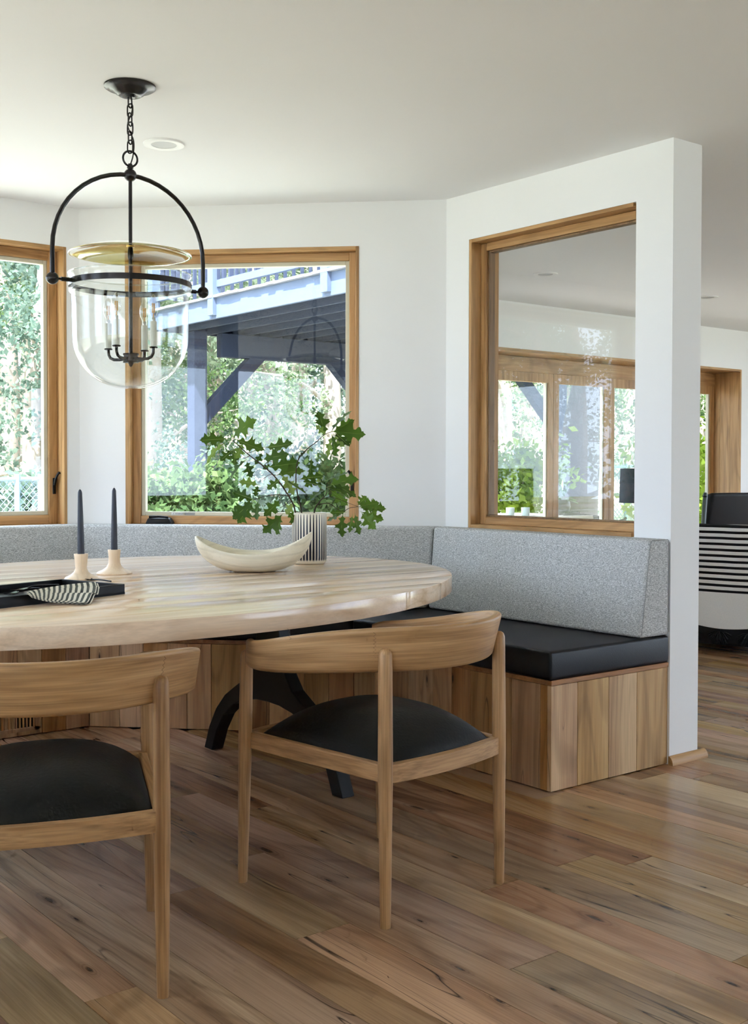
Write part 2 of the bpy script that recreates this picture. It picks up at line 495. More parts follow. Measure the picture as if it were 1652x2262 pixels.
wall('wall_living_diagonal', (5.87, 6.3), (3.875, 4.305), (-1, 1), 0.12, [], ext1=0.12, label='white diagonal outer wall of the living room')

ROOM = [(-3.2, -3.6), (10.6, -3.6), (10.6, 6.45), (5.9, 6.45), (3.86, 4.36), (3.72, 4.2), (2.44, 5.48), (0.84, 5.48), (-0.47, 4.16), (-0.47, 2.9), (-3.2, 2.9)]
fl = MB().prism(ROOM, -0.2, -0.021).build('floor', mat_plain('subfloor', srgb(38, 26, 18), 0.9))
tag(fl, 'wide knotty wooden plank floor', kind='structure')
random.seed(11)
plank_mesh = MB().box(-0.5, 0.5, -0.5, 0.5, -0.5, 0.5).mesh('plank', FLOOR_WOOD)
def plank(x0, x1, y0, y1):
    ob = bpy.data.objects.new('plank', plank_mesh); COL.objects.link(ob)
    ob.parent = fl
    g = 0.0009
    ob.location = ((x0 + x1) / 2, (y0 + y1) / 2, -0.0105 + random.uniform(-0.0004, 0.0004))
    ob.scale = (x1 - x0 - 2 * g, y1 - y0 - 2 * g, 0.021)
def ymax(x):
    if x < 2.35: return 5.0
    if x < 3.16: return 7.15 - x
    if x < 3.72: return 4.2
    if x < 3.92: return 4.25
    if x < 5.9: return x + 0.4
    return 6.44
x = 0.30
rest = []
while x < 9.2:
    w = random.choice((0.105, 0.125, 0.125, 0.15, 0.165))
    ylo = 0.55 if x < 3.2 else (0.9 if x < 4.4 else 1.9)
    y = ylo - random.uniform(0, 1.2)
    top = min(ymax(x), ymax(x + w))
    while y < top - 0.02:
        l = random.uniform(0.9, 2.3)
        y2 = min(y + l, top)
        if top - y2 < 0.35: y2 = top
        if y2 > 0.4: plank(x, x + w, max(y, -0.4), y2)
        y = y2
    x += w
# the rest of the boards (behind the camera and out of the picture): one part
mb = MB()
def far_boards(x0, x1, y0, y1):
    xx = x0
    while xx < x1 - 0.01:
        w = min(0.135, x1 - xx)
        yy = y0
        while yy < y1 - 0.01:
            l = min(random.uniform(1.2, 2.4), y1 - yy)
            if y1 - yy - l < 0.3: l = y1 - yy
            mb.box(xx + 0.001, xx + w - 0.001, yy + 0.001, yy + l - 0.001, -0.021, 0)
            yy += l
        xx += w
far_boards(-3.2, 0.299, -3.6, 2.82); far_boards(-0.41, 0.299, 2.82, 4.0)
far_boards(0.30, 9.2, -3.6, -0.401); far_boards(9.22, 10.6, -0.4, 6.3)
far_boards(9.22, 10.6, -3.6, -0.4)
b = mb.build('plank_field', FLOOR_WOOD, fl); b['kind'] = 'stuff'
# fill boards in strips that start further forward
mb = MB()
for xa, xb, ya, yb in ((0.30, 3.2, -0.4, -0.38),):
    pass

# ceiling with recessed light holes
DL = [(2.196, 4.134), (5.591, 5.283), (7.263, 5.23)]
DLR = 0.052
bm = bmesh.new()
def loop(pts):
    vs = [bm.verts.new((x, y, CE)) for x, y in pts]
    return [bm.edges.new((vs[i], vs[(i + 1) % len(vs)])) for i in range(len(vs))]
es = loop(ROOM)
for cx, cy in DL:
    es += loop([(cx + DLR * math.cos(2 * PI * k / 32), cy + DLR * math.sin(2 * PI * k / 32)) for k in range(32)])
bmesh.ops.triangle_fill(bm, use_beauty=True, use_dissolve=False, edges=es)
me = bpy.data.meshes.new('ceiling'); bm.to_mesh(me); bm.free(); me.materials.append(CEIL)
ce = bpy.data.objects.new('ceiling', me); COL.objects.link(ce)
tag(ce, 'smooth white plaster ceiling', kind='structure')
ROOF = [(-5.0, -4.6), (11.2, -4.6), (11.2, 6.75), (5.75, 6.75), (3.80, 4.62), (3.72, 4.5), (2.55, 5.72), (0.73, 5.72), (-0.70, 4.25), (-0.70, 3.1), (-5.0, 3.1)]  # eaves past the unseen back walls are added to keep the sun out
rf = MB().prism(ROOF, 2.58, 2.80).build('roof', mat_plain('roof_grey', srgb(90, 92, 95), 0.8))
tag(rf, 'unseen flat roof slab over the rooms, eaves added against the sun', kind='structure')

def downlight(x, y, label):
    t = thing('recessed_downlight', label, 'ceiling light', (x, y, CE), group='recessed ceiling downlights')
    MB().lathe([(0.050, 0.0005), (0.050, -0.004), (0.070, -0.009), (0.080, -0.006), (0.0815, 0.0)], 40).build('trim_ring', WHITE_TRIM, t, smooth=40)
    MB().lathe([(0.051, -0.003), (0.046, 0.03), (0.036, 0.07), (0.034, 0.075), (1e-5, 0.075)], 40, (0, 0, 0)).build('reflector', mat_plain('reflector_grey', (0.42, 0.42, 0.43, 1), 0.4) if 'reflector_grey' not in bpy.data.materials else bpy.data.materials['reflector_grey'], t, smooth=40, fixn=False)
downlight(*DL[0], 'white recessed downlight in the ceiling beside the glass pendant')
downlight(*DL[1], 'white recessed downlight seen through the interior window')
downlight(*DL[2], 'white recessed downlight in the ceiling beyond the column edge')

# oak quarter-round at the foot of the wall end
q = MB()
prof = [(0, 0)] + [(-0.022 * math.cos(a), 0.034 * math.sin(a)) for a in [k * PI / 2 / 6 for k in range(7)]]
q.hexa([(3.688, 2.819 + a, b) for a, b in prof], [(3.915, 2.819 + a, b) for a, b in prof])
tag(q.build('trim_1', TRIM_OAK, smooth=40), 'oak quarter-round moulding at the foot of the white wall end', kind='structure')

# ------------------------------------------------------------------ windows
def window(name, a, b, out, op, label, yframe=0.062, fwid=0.040, stop=0.020, stop_mat=None, handles=None, jamb_depth=None, jy=-0.004):
    m, L = local_frame(a, b, out)
    t = bpy.data.objects.new(name, None); COL.objects.link(t)
    t.matrix_world = m @ Matrix.Translation((op[0], 0, 0))
    tag(t, label, kind='structure')
    w, z0, z1 = op[1] - op[0], op[2], op[3]
    jd = jamb_depth or yframe + 0.06
    j = 0.016
    MB().box(0, j, (0.03 if jy > 0 else jy), jd, z0, z1).build('jamb', TRIM_OAK_V, t, bevel=0.0015, seg=1)
    MB().box(w - j, w, jy, jd, z0, z1).build('jamb', TRIM_OAK_V, t, bevel=0.0015, seg=1)
    MB().box(j, w - j, jy, jd, z1 - j, z1).build('head_jamb', TRIM_OAK, t, bevel=0.0015, seg=1)
    MB().box(j, w - j, jy, jd, z0, z0 + j).build('window_sill', TRIM_OAK, t, bevel=0.0015, seg=1)
    y0, y1 = yframe, yframe + 0.058
    f = fwid
    MB().box(j, j + f, y0, y1, z0 + j, z1 - j).build('frame_stile', TRIM_OAK_V, t, bevel=0.003)
    MB().box(w - j - f, w - j, y0, y1, z0 + j, z1 - j).build('frame_stile', TRIM_OAK_V, t, bevel=0.003)
    MB().box(j + f, w - j - f, y0, y1, z1 - j - f, z1 - j).build('frame_rail', TRIM_OAK, t, bevel=0.003)
    MB().box(j + f, w - j - f, y0, y1, z0 + j, z0 + j + f).build('frame_rail', TRIM_OAK, t, bevel=0.003)
    i = j + f
    ys0, ys1 = yframe + 0.014, yframe + 0.050
    sm = stop_mat or SASH_CREAM
    sash = MB().box(i, i + stop, ys0, ys1, z0 + i, z1 - i).build('sash', sm, t, bevel=0.002)
    MB().box(w - i - stop, w - i, ys0, ys1, z0 + i, z1 - i).build('sash', sm, t, bevel=0.002)
    MB().box(i + stop, w - i - stop, ys0, ys1, z1 - i - stop, z1 - i).build('sash', sm, t, bevel=0.002)
    MB().box(i + stop, w - i - stop, ys0, ys1, z0 + i, z0 + i + stop).build('sash', sm, t, bevel=0.002)
    p = i + stop
    yg = yframe + 0.03
    MB().box(p - 0.004, w - p + 0.004, yg, yg + 0.006, z0 + p - 0.004, z1 - p + 0.004).build('pane', GLASS, t)
    return t, w, z0, z1, p, m
DARK_OAK = mat_wood('inner_stop_oak', (srgb(110, 84, 56), srgb(140, 110, 78), srgb(156, 126, 92)), axis=2, across=30, along=1.2)
w3, *_ = window('window_3', (WX, 2.82), (WX, 4.135), (1, 0), OPEN_R, 'oak-framed interior window looking into the living room', yframe=0.062, fwid=0.036, stop=0.008, stop_mat=DARK_OAK, jamb_depth=0.18, jy=0.001)
w2, ww, wz0, wz1, wp, wm = window('window_2', (WX, 4.135), (2.41, WY), (1, 1), OPEN_M, 'oak-framed picture window in the diagonal bay wall')
w1, w1w, *_ = window('window_1', (2.41, WY), (0.87, WY), (0, 1), OPEN_L, 'oak-framed casement window at the left edge', yframe=0.075, fwid=0.045)
window('window_4', (0.87, WY), (-0.415, 4.135), (-1, 1), OPEN_M, 'oak-framed bay window outside the picture')
window('window_5', (-0.415, 4.135), (-0.415, 2.82), (-1, 0), (0.16, 1.14, 0.866, 2.23), 'oak-framed bay side window outside the picture')
# simple oak frames in the windows behind the camera
n = 6
for a, b, o, ops in (((-0.415, 2.82), (-3.2, 2.82), (0, 1), [(0.2, 2.6, 0.3, 2.35)]), ((-3.2, 2.82), (-3.2, -3.6), (-1, 0), BACK_L), ((-3.2, -3.6), (10.6, -3.6), (0, -1), BACK_B), ((10.6, -3.6), (10.6, 6.3), (1, 0), SIDE_R)):
    for op in ops:
        window('window_%d' % n, a, b, o, op, 'tall oak-framed window behind the camera, number %d along the walls' % (n - 5))
        n += 1

# handles and hardware
def casement_handle(parent, x, y, z, s=1):
    h = MB().box(x - 0.008, x + 0.008, y - 0.008, y, z - 0.045, z + 0.035).build('handle_plate', BLACK_METAL, parent, bevel=0.003)
    MB().tube(catmull([(x, y - 0.010, z + 0.0), (x + 0.002 * s, y - 0.020, z + 0.03), (x + 0.010 * s, y - 0.028, z + 0.055), (x + 0.018 * s, y - 0.030, z + 0.062)], 5), [0.007] * 6 + [0.006] * 6 + [0.0075] * 4, 8).build('lever', BLACK_METAL, h, smooth=40)
casement_handle(w1, 0.036, 0.075, 1.075, -1)
casement_handle(w2, 0.040, 0.062, 1.085, 1)
# window operator cover on the sill of the diagonal window (left end) and the small maker's stickers
xo = OPEN_M[1] - OPEN_M[0] - 0.165
cr = MB().hexa([(xo - 0.07, 0.005, wz0 + 0.016), (xo + 0.07, 0.005, wz0 + 0.016), (xo + 0.07, 0.06, wz0 + 0.016), (xo - 0.07, 0.06, wz0 + 0.016)],
               [(xo - 0.05, 0.015, wz0 + 0.045), (xo + 0.06, 0.015, wz0 + 0.045), (xo + 0.06, 0.06, wz0 + 0.050), (xo - 0.05, 0.06, wz0 + 0.050)]).build('crank_cover', BLACK_METAL, w2, bevel=0.007, seg=3, smooth=50)
MB().tube([(xo - 0.045, 0.018, wz0 + 0.050), (xo, 0.014, wz0 + 0.054), (xo + 0.05, 0.014, wz0 + 0.052)], [0.005, 0.005, 0.007], 8).build('crank_arm', BLACK_METAL, cr, smooth=40)
STICKER = mat_plain('sticker_white', srgb(235, 235, 235), 0.6)
INK = mat_plain('sticker_ink', srgb(25, 25, 28), 0.7)
def sticker(x0, x1, z0, z1, text):
    ob = MB().box(x0, x1, 0.0745, 0.0758, z0, z1).build('sticker', STICKER, w2)
    cu = bpy.data.curves.new('sticker_text', 'FONT'); cu.body = text; cu.size = (z1 - z0) * 0.95; cu.extrude = 0.0002
    to = bpy.data.objects.new('tmp', cu); COL.objects.link(to)
    dg = bpy.context.evaluated_depsgraph_get()
    me = bpy.data.meshes.new_from_object(to.evaluated_get(dg))
    bpy.data.objects.remove(to)
    me.materials.clear(); me.materials.append(INK)
    tx = bpy.data.objects.new('sticker_text', me); COL.objects.link(tx); tx.parent = ob
    tx.matrix_parent_inverse = Matrix.Identity(4)
    # reads from inside the room: local x runs the other way
    tx.location = (x1 - 0.004, 0.0740, z0 + (z1 - z0) * 0.18); tx.rotation_euler = (PI / 2, 0, PI)
    tx.rotation_euler = (PI / 2, 0, PI)
sticker(xo - 0.105, xo - 0.045, wz0 + 0.060, wz0 + 0.072, '\u26a0WARNING')
MB().box(xo - 0.165, xo - 0.115, 0.0745, 0.0758, wz0 + 0.060, wz0 + 0.072).build('sticker', mat_plain('sticker_grey', srgb(150, 150, 148), 0.6), w2)

# ------------------------------------------------------------------ glazed doors in the living room
d1 = bpy.data.objects.new('door_1', None); COL.objects.link(d1); d1.location = (0, 6.3, 0)
tag(d1, 'oak-framed glazed folding doors in the far living room wall', kind='structure')
DX0, DX1, DZ = DOOR_X0, DOOR_X1, DOOR_Z
for x in (DX0, DX1 - 0.02):
    for k in range(3):
        MB().box(x, x + 0.02, -0.006 + k * 0.109, 0.102 + k * 0.109, 0, DZ).build('jamb_board', TRIM_OAK_V, d1, bevel=0.001, seg=1)
MB().box(DX0 + 0.02, DX1 - 0.02, -0.006, 0.318, DZ - 0.02, DZ).build('head_jamb', TRIM_OAK, d1)
MB().box(DX0 + 0.02, DX1 - 0.02, 0.27, 0.33, DZ - 0.14, DZ - 0.02).build('door_head', TRIM_OAK, d1, bevel=0.003)
MB().box(DX0 + 0.02, DX1 - 0.02, 0.25, 0.34, 0.0, 0.03).build('threshold', BRONZE, d1)
cuts = [DX0 + 0.02, 6.36, 7.06, 7.76, 8.46, DX1 - 0.02]
for i in range(5):
    a, b = cuts[i] + 0.002, cuts[i + 1] - 0.002
    pnl = MB().box(a, a + 0.062, 0.275, 0.325, 0.03, DZ - 0.14).box(b - 0.062, b, 0.275, 0.325, 0.03, DZ - 0.14).box(a + 0.062, b - 0.062, 0.275, 0.325, DZ - 0.215, DZ - 0.14).box(a + 0.062, b - 0.062, 0.275, 0.325, 0.03, 0.13).build('door_leaf', TRIM_OAK_V, d1)
    st = MB()
    for u, v in ((a + 0.062, a + 0.076), (b - 0.076, b - 0.062)): st.box(u, v, 0.285, 0.315, 0.13, DZ - 0.215)
    st.build('glazing_bead', SASH_CREAM, pnl)
    MB().box(a + 0.07, b - 0.07, 0.297, 0.303, 0.125, DZ - 0.21).build('pane', GLASS, pnl)

# ================================================================== ADDED SHADE BLOCK (unseen, left of the camera, put there to darken the near floor)
shade_blk = thing('shade_block', 'unseen block added left of the camera to shade the near floor', 'shade block', (-0.85, 0.9, 0))
MB().box(-0.35, 0.35, -1.5, 1.3, 0.1, 0.88).build('block_body', WHITE_TRIM, shade_blk)
MB().box(-0.30, 0.30, -1.45, 1.25, 0.0, 0.1).build('block_base', BLACK_METAL, shade_blk)
MB().box(-0.38, 0.38, -1.53, 1.33, 0.88, 0.92).build('block_top', BLACK_METAL, shade_blk, bevel=0.004)
# ================================================================== BENCH
F0, F1, F2, F3 = (3.034, 2.828), (3.034, 3.990), (2.190, 4.834), (0.90, 4.834)
bench = thing('corner_bench', 'built-in corner bench clad in knotty vertical oak boards', 'bench')
def inset(p, q, d):
    return p
core = [(3.056, 2.850), (WX - 0.002, 2.850), (WX - 0.002, 4.13), (2.405, WY - 0.003), (0.92, WY - 0.003), (0.92, 4.856), (2.199, 4.856), (3.056, 3.999)]
MB().prism(core, 0.0, 0.383).build('carcass', mat_plain('bench_carcass', srgb(45, 32, 22), 0.9), bench)
plate = [(3.030, 2.824), (WX - 0.002, 2.824), (WX - 0.002, 4.132), (2.408, WY - 0.002), (0.90, WY - 0.002), (0.90, 4.830), (2.188, 4.830), (3.030, 3.988)]
MB().prism(plate, 0.384, 0.402).build('seat_board', PLY_WOOD, bench, bevel=0.0015, seg=1)
random.seed(5)
def cladding(p, q, inward, seedw, t=0.02, first=None, skip=None):
    a, b = Vector((p[0], p[1], 0)), Vector((q[0], q[1], 0))
    d = (b - a); L = d.length; d.normalize()
    n = Vector((inward[0], inward[1], 0)).normalized()
    s = 0.0
    ws = list(first or [])
    while s < L - 0.005:
        w = ws.pop(0) if ws else random.choice((0.09, 0.11, 0.14, 0.155, 0.17))
        if L - s - w < 0.05: w = L - s
        off = random.uniform(0, 0.0015)
        z0 = 0.003
        ztop = 0.382
        c = a + d * (s + w / 2) + n * (t / 2 + off)
        mb = MB().box(-w / 2 + 0.0009, w / 2 - 0.0009, -t / 2, t / 2, z0, ztop)
        ob = mb.build('board', BENCH_WOOD, bench, bevel=0.0012, seg=1)
        ob.location = (c.x, c.y, 0); ob.rotation_euler = (0, 0, math.atan2(d.y, d.x))
        s += w
cladding((3.034, 2.828), (WX + 0.0005, 2.828), (0, 1), 1, first=[0.140, 0.172, 0.163, 0.155, 0.031])
cladding((3.034, 2.849), F1, (1, 0), 2, first=[0.035, 0.145, 0.10, 0.12])
cladding(F1, F2, (1, 1), 3)
cladding(F2, F3, (0, 1), 4)
# wooden air grille in the bench front
vg = MB()
VX0, VX1, VZ0, VZ1, VY = 1.56, 1.955, 0.022, 0.118, 4.826
gr = MB().box(VX0, VX1, VY, VY + 0.012, VZ0, VZ0 + 0.016).box(VX0, VX1, VY, VY + 0.012, VZ1 - 0.016, VZ1).box(VX0, VX0 + 0.02, VY, VY + 0.012, VZ0, VZ1).box(VX1 - 0.02, VX1, VY, VY + 0.012, VZ0, VZ1).build('vent_frame', BENCH_WOOD, bench)
MB().box(VX0 + 0.015, VX1 - 0.015, VY + 0.0085, VY + 0.0095, VZ0 + 0.01, VZ1 - 0.01).build('vent_backing', BLACK_METAL, gr)
xx = VX0 + 0.026
while xx < VX1 - 0.022:
    MB().box(xx, xx + 0.007, VY + 0.002, VY + 0.009, VZ0 + 0.014, VZ1 - 0.014).build('vent_slat', BENCH_WOOD, gr)
    xx += 0.0155

# seat cushions (black leather) and backrests (grey fabric)
ZS0, ZS1 = 0.403, 0.508
def seat(poly, label):
    ob = MB().prism(poly, ZS0, ZS1).build('bench_seat_cushion', BLACK_LEATHER, bevel=0.013, seg=4, smooth=60)
    tag(ob, label, 'cushion', 'black leather bench seat cushions')
e = 0.002
seat([(3.018, 2.820), (WX - 0.003, 2.820), (WX - 0.003, 4.128), (3.018, 3.980)], 'black leather seat cushion at the open end of the bench')
seat([(3.016, 3.988), (WX - 0.006, 4.136), (2.414, WY - 0.006), (2.185, 4.820)], 'black leather seat cushion under the diagonal window')
seat([(2.178, 4.820), (2.404, WY - 0.004), (0.92, WY - 0.004), (0.92, 4.820)], 'black leather seat cushion below the left window')
ZB0, ZB1, TB, TT = 0.509, 0.884, 0.176, 0.126
def back_pts(t, g):
    return dict(R0=(WX - t, 2.822), Rw0=(WX - 0.003, 2.822), RM=(WX - t, 4.135 - 0.414 * t - g), RMw=(WX - 0.003, 4.133 - g), MR=(WX - t - g, 4.135 - 0.414 * t + 0.2 * g), MRw=(WX - 0.004 - g, 4.137),
                ML=(2.41 - 0.414 * t + g, WY - t - 0.2 * g), MLw=(2.412 + g, WY - 0.004), LM=(2.41 - 0.414 * t - g, WY - t), LMw=(2.408 - g, WY - 0.003), L0=(0.92, WY - t), Lw0=(0.92, WY - 0.003))
bb, tt = back_pts(TB, 0.003), back_pts(TT, 0.003)
def backrest(keys, label):
    ob = MB().hexa([(*bb[k], ZB0) for k in keys], [(*tt[k], ZB1) for k in keys]).build('bench_back_cushion', GREY_FABRIC, bevel=0.014, seg=4, smooth=60)
    tag(ob, label, 'cushion', 'grey fabric bench backrests')
    return ob
br = backrest(('R0', 'Rw0', 'RMw', 'RM'), 'grey fabric backrest at the open end of the bench below the interior window')
backrest(('MR', 'MRw', 'MLw', 'ML'), 'long grey fabric backrest under the diagonal window')
backrest(('LM', 'LMw', 'Lw0', 'L0'), 'grey fabric backrest under the left window')
# piping seam around the end face of the near backrest
pp = [(bb['R0'][0] + 0.004, 2.8215, ZB0 + 0.012), (tt['R0'][0] + 0.004, 2.8215, ZB1 - 0.012), (tt['R0'][0] + 0.016, 2.8215, ZB1 - 0.0015), (WX - 0.016, 2.8215, ZB1 - 0.0015), (WX - 0.005, 2.8215, ZB1 - 0.014), (WX - 0.005, 2.8215, ZB0 + 0.012)]
MB().tube(pp, 0.0014, 6).build('piping', mat_plain('piping_grey', (0.30, 0.305, 0.30, 1), 0.9), br, smooth=60)

# ================================================================== TABLE
TCX, TCY, TZ, TTH = 1.81, 3.667, 0.766, 0.056
table = thing('dining_table', 'large oval wooden dining table on black iron trestles', 'table', (TCX, TCY, 0))
def ell(n=160):
    c, s = math.cos(R(15.1)), math.sin(R(15.1))
    return [(1.350 * math.cos(a) * c - 1.003 * math.sin(a) * s, 1.350 * math.cos(a) * s + 1.003 * math.sin(a) * c) for a in [2 * PI * k / n for k in range(n)]]
def clip(poly, ylim, keep_above):
    out = []
    for i in range(len(poly)):
        p, q = poly[i], poly[(i + 1) % len(poly)]
        ip = (p[1] >= ylim) == keep_above; iq = (q[1] >= ylim) == keep_above
        if ip: out.append(p)
        if ip != iq:
            t = (ylim - p[1]) / (q[1] - p[1])
            out.append((p[0] + t * (q[0] - p[0]), ylim))
    return out
E0 = ell()
random.seed(3)
ys = [min(p[1] for p in E0) - 0.01]
while ys[-1] < max(p[1] for p in E0): ys.append(ys[-1] + random.choice((0.14, 0.165, 0.18, 0.2)))
for i in range(len(ys) - 1):
    pl = clip(clip(E0, ys[i] + 0.0002, True), ys[i + 1] - 0.0002, False)
    if len(pl) < 3: continue
    pl2 = [pl[0]]
    for p in pl[1:]:
        if (Vector(p) - Vector(pl2[-1])).length > 1e-4: pl2.append(p)
    MB().prism(pl2, TZ - TTH, TZ).build('top_plank', TABLE_WOOD, table, bevel=0.0018, seg=2, smooth=45)
def trestle(xw):
    half = [(0.085, 0.708), (0.075, 0.62), (0.076, 0.54), (0.088, 0.46), (0.115, 0.39), (0.165, 0.330), (0.235, 0.292), (0.315, 0.245), (0.385, 0.178), (0.440, 0.095), (0.480, 0.0),
            (0.418, 0.0), (0.380, 0.085), (0.325, 0.160), (0.250, 0.216), (0.165, 0.248), (0.080, 0.262), (0.0, 0.265)]
    prof = half + [(-a, b) for a, b in half[-2::-1]]
    x0, x1 = xw - TCX - 0.028, xw - TCX + 0.028
    y = 3.705 - TCY
    return MB().hexa([(x0, y + a, b) for a, b in prof], [(x1, y + a, b) for a, b in prof]).build('trestle', BLACK_METAL, table, bevel=0.004)
trestle(2.43); trestle(1.00)
MB().box(1.00 - TCX, 2.43 - TCX, 0.01, 0.07, 0.645, 0.699).build('stretcher', BLACK_METAL, table, bevel=0.004)
for xw in (2.43, 1.00):
    MB().box(xw - TCX - 0.05, xw - TCX + 0.05, -0.42, 0.50, 0.7, 0.7095).build('top_plate', BLACK_METAL, table)

# ================================================================== CHAIRS
def make_chair():
    t = thing('dining_chair', '', 'chair', group='oak barrel-back dining chairs')
    LB, LF = 0.226, 0.264
    def leg(x, y, ztop, dx, dy):
        prof = [(0.0, 0.0130), (0.02, 0.0138), (0.2, 0.0165), (0.36, 0.0188), (0.44, 0.0190), (ztop - 0.05, 0.0180), (ztop - 0.016, 0.0172), (ztop - 0.006, 0.0140), (ztop - 0.001, 0.008), (ztop, 0.0015)]
        MB().tube([(x + dx * (1 - z / 0.7), y + dy * (1 - z / 0.7), z) for z, r in prof], [r for z, r in prof], 16).build('leg', CHAIR_OAK, t, smooth=50)
    leg(-LB, 0, 0.704, -0.002, -0.004); leg(LB, 0, 0.704, 0.002, -0.004)
    leg(-LF, 0.5, 0.650, -0.012, 0.006); leg(LF, 0.5, 0.650, 0.012, 0.006)
    # curved back rail: plan superellipse, sweeping down to the front
    A, B, CY = 0.338, 0.338, 0.275
    pts = []
    a0 = math.asin((0.512 - CY) / B)
    for k in range(81):
        a = PI - a0 + (PI + 2 * a0) * k / 80
        pts.append((A * math.cos(a), CY + B * math.sin(a)))
    m = len(pts)
    mb = MB(); arc = 0; arcs = []; rows = []
    ring = []
    nseg = 4
    for i, (x, y) in enumerate(pts):
        if i: arc += math.hypot(x - pts[i - 1][0], y - pts[i - 1][1])
        arcs.append(arc)
    def frame(i):
        a, b = pts[max(i - 1, 0)], pts[min(i + 1, m - 1)]
        tx, ty = b[0] - a[0], b[1] - a[1]; l = math.hypot(tx, ty); tx, ty = tx / l, ty / l
        return (ty, -tx)             # outward (away from the sitter)
    prof_cache = []
    for i, (x, y) in enumerate(pts):
        u = max(0.0, min(1.0, (y + 0.03) / 0.56)); s = u * u * (3 - 2 * u)
        ztop = 0.757 - 0.075 * s; zbot = 0.640 - 0.032 * s
        th = 0.028 - 0.004 * s
        endk = min(i, m - 1 - i)
        sh = 1.0 if endk > 2 else (0.72, 0.92, 0.985)[endk]
        zc, hh = (ztop + zbot) / 2, (ztop - zbot) / 2 * sh
        ox, oy = frame(i)
        # lean: the top leans outward at the back
        row = []
        rr = min(0.010, th / 2 - 0.001)
        for cx, cz, a0 in ((th / 2 - rr, hh - rr, 0), (-th / 2 + rr, hh - rr, PI / 2), (-th / 2 + rr, -hh + rr, PI), (th / 2 - rr, -hh + rr, 1.5 * PI)):
            for q in range(nseg + 1):
                a = a0 + PI / 2 * q / nseg
                o = cx + rr * math.cos(a); z = cz + rr * math.sin(a)
                o += 0.012 * (z / 0.05) * (1 - s)
                row.append((x + ox * o, y + oy * o, zc + z))
        rows.append(row)
    k = len(rows[0])
    V = [p for r_ in rows for p in r_]
    F, U = [], []
    per = [0]
    for q in range(k):
        p0, p1 = Vector(rows[m // 2][q]), Vector(rows[m // 2][(q + 1) % k]); per.append(per[-1] + (p1 - p0).length)
    for i in range(m - 1):
        for q in range(k):
            l = (q + 1) % k
            F.append((i * k + q, i * k + l, (i + 1) * k + l, (i + 1) * k + q))
            U.append(((arcs[i], per[q]), (arcs[i], per[q + 1]), (arcs[i + 1], per[q + 1]), (arcs[i + 1], per[q])))
    F.append(tuple(range(k))); U.append(tuple((0, per[q]) for q in range(k)))
    F.append(tuple((m - 1) * k + q for q in range(k))); U.append(tuple((arcs[-1], per[q]) for q in range(k)))
    mb.add(V, F, U)
    rail = mb.build('back_rail', RAIL_OAK, t, smooth=50)
    # zigzag finger joints on the outer face
    JM = mat_plain('joint_line', srgb(70, 46, 26), 0.7) if 'joint_line' not in bpy.data.materials else bpy.data.materials['joint_line']
    for frac in (0.20, 0.34, 0.66, 0.80):
        i = int(frac * (m - 1))
        x, y = pts[i]; ox, oy = frame(i); tx, ty = -oy, ox
        zz = []
        nz = 18
        for q in range(nz + 1):
            z = 0.655 + 0.09 * q / nz
            o = 0.0141 + 0.012 * ((z - 0.6985) / 0.05)
            a = 0.0035 * (1 if q % 2 else -1)
            zz.append((x + ox * o + tx * a, y + oy * o + ty * a, z))
        MB().tube(zz, 0.00045, 4).build('finger_joint', JM, rail)
    # seat frame
    for s in (-1, 1):
        a, b = Vector((s * (LB - 0.004), 0.012, 0.387)), Vector((s * (LF - 0.012), 0.49, 0.397))
        MB().bar(a, b, 0.024, 0.046).build('side_rail', FRAME_OAK_Y, t, bevel=0.004)
    fr = MB()
    def swept(p, q, bulge, z, name):
        mb = MB(); n = 16
        for i in range(n):
            u0, u1 = i / n, (i + 1) / n
            def pt(u, off): return (p[0] + (q[0] - p[0]) * u, p[1] + (q[1] - p[1]) * u - bulge * 4 * u * (1 - u) + off)
            a0, b0, a1, b1 = pt(u0, -0.012), pt(u0, 0.012), pt(u1, -0.012), pt(u1, 0.012)
            zz0, zz1 = z - 0.023, z + 0.023
            P = [(*a0, zz0), (*b0, zz0), (*b1, zz0), (*a1, zz0), (*a0, zz1), (*b0, zz1), (*b1, zz1), (*a1, zz1)]
            mb.add(P, [(0, 1, 2, 3), (4, 7, 6, 5), (0, 3, 7, 4), (1, 5, 6, 2)])
        return mb.build(name, FRAME_OAK, t, weld=True, smooth=50)
    swept((-LB + 0.01, 0.0), (LB - 0.01, 0.0), 0.022, 0.387, 'back_seat_rail')
    swept((-LF + 0.01, 0.5), (LF - 0.01, 0.5), -0.022, 0.397, 'front_seat_rail')
    # domed leather seat
    def top(u, v):
        x0 = (LB - 0.016) + (LF - LB - 0.004) * v
        x = (2 * u - 1) * x0
        yb = 0.016 - 0.022 * (1 - (2 * u - 1) ** 2); yf = 0.484 + 0.022 * (1 - (2 * u - 1) ** 2)
        y = yb + (yf - yb) * v
        a, b = abs(2 * u - 1), abs(2 * v - 1)
        hgt = max(0.0, (1 - a ** 2.6)) ** 0.62 * max(0.0, (1 - b ** 2.6)) ** 0.62
        return (x, y, 0.405 + 0.102 * hgt)
    mb = MB().grid(top, 32, 32)
    mb.grid(lambda u, v: (top(u, v)[0], top(u, v)[1], 0.398), 8, 8)
    mb.build('seat', SEAT_LEATHER, t, smooth=70)
    return t
chA = make_chair()
chA.location = (2.0335, 2.2765, 0); chA.rotation_euler = (0, 0, math.atan2(0.1216, 0.9926))
chA['label'] = 'oak dining chair with black leather seat in front of the table, shown whole'
chB = copy_tree(chA)
nb = Vector((0.329, 0.944)); eb = Vector((0.944, -0.329))
p = Vector((1.186, 2.252)) - eb * 0.226
chB.location = (p.x, p.y, 0); chB.rotation_euler = (0, 0, math.atan2(eb.y, eb.x))
chB['label'] = 'oak dining chair with black leather seat cut off by the left edge of the picture'

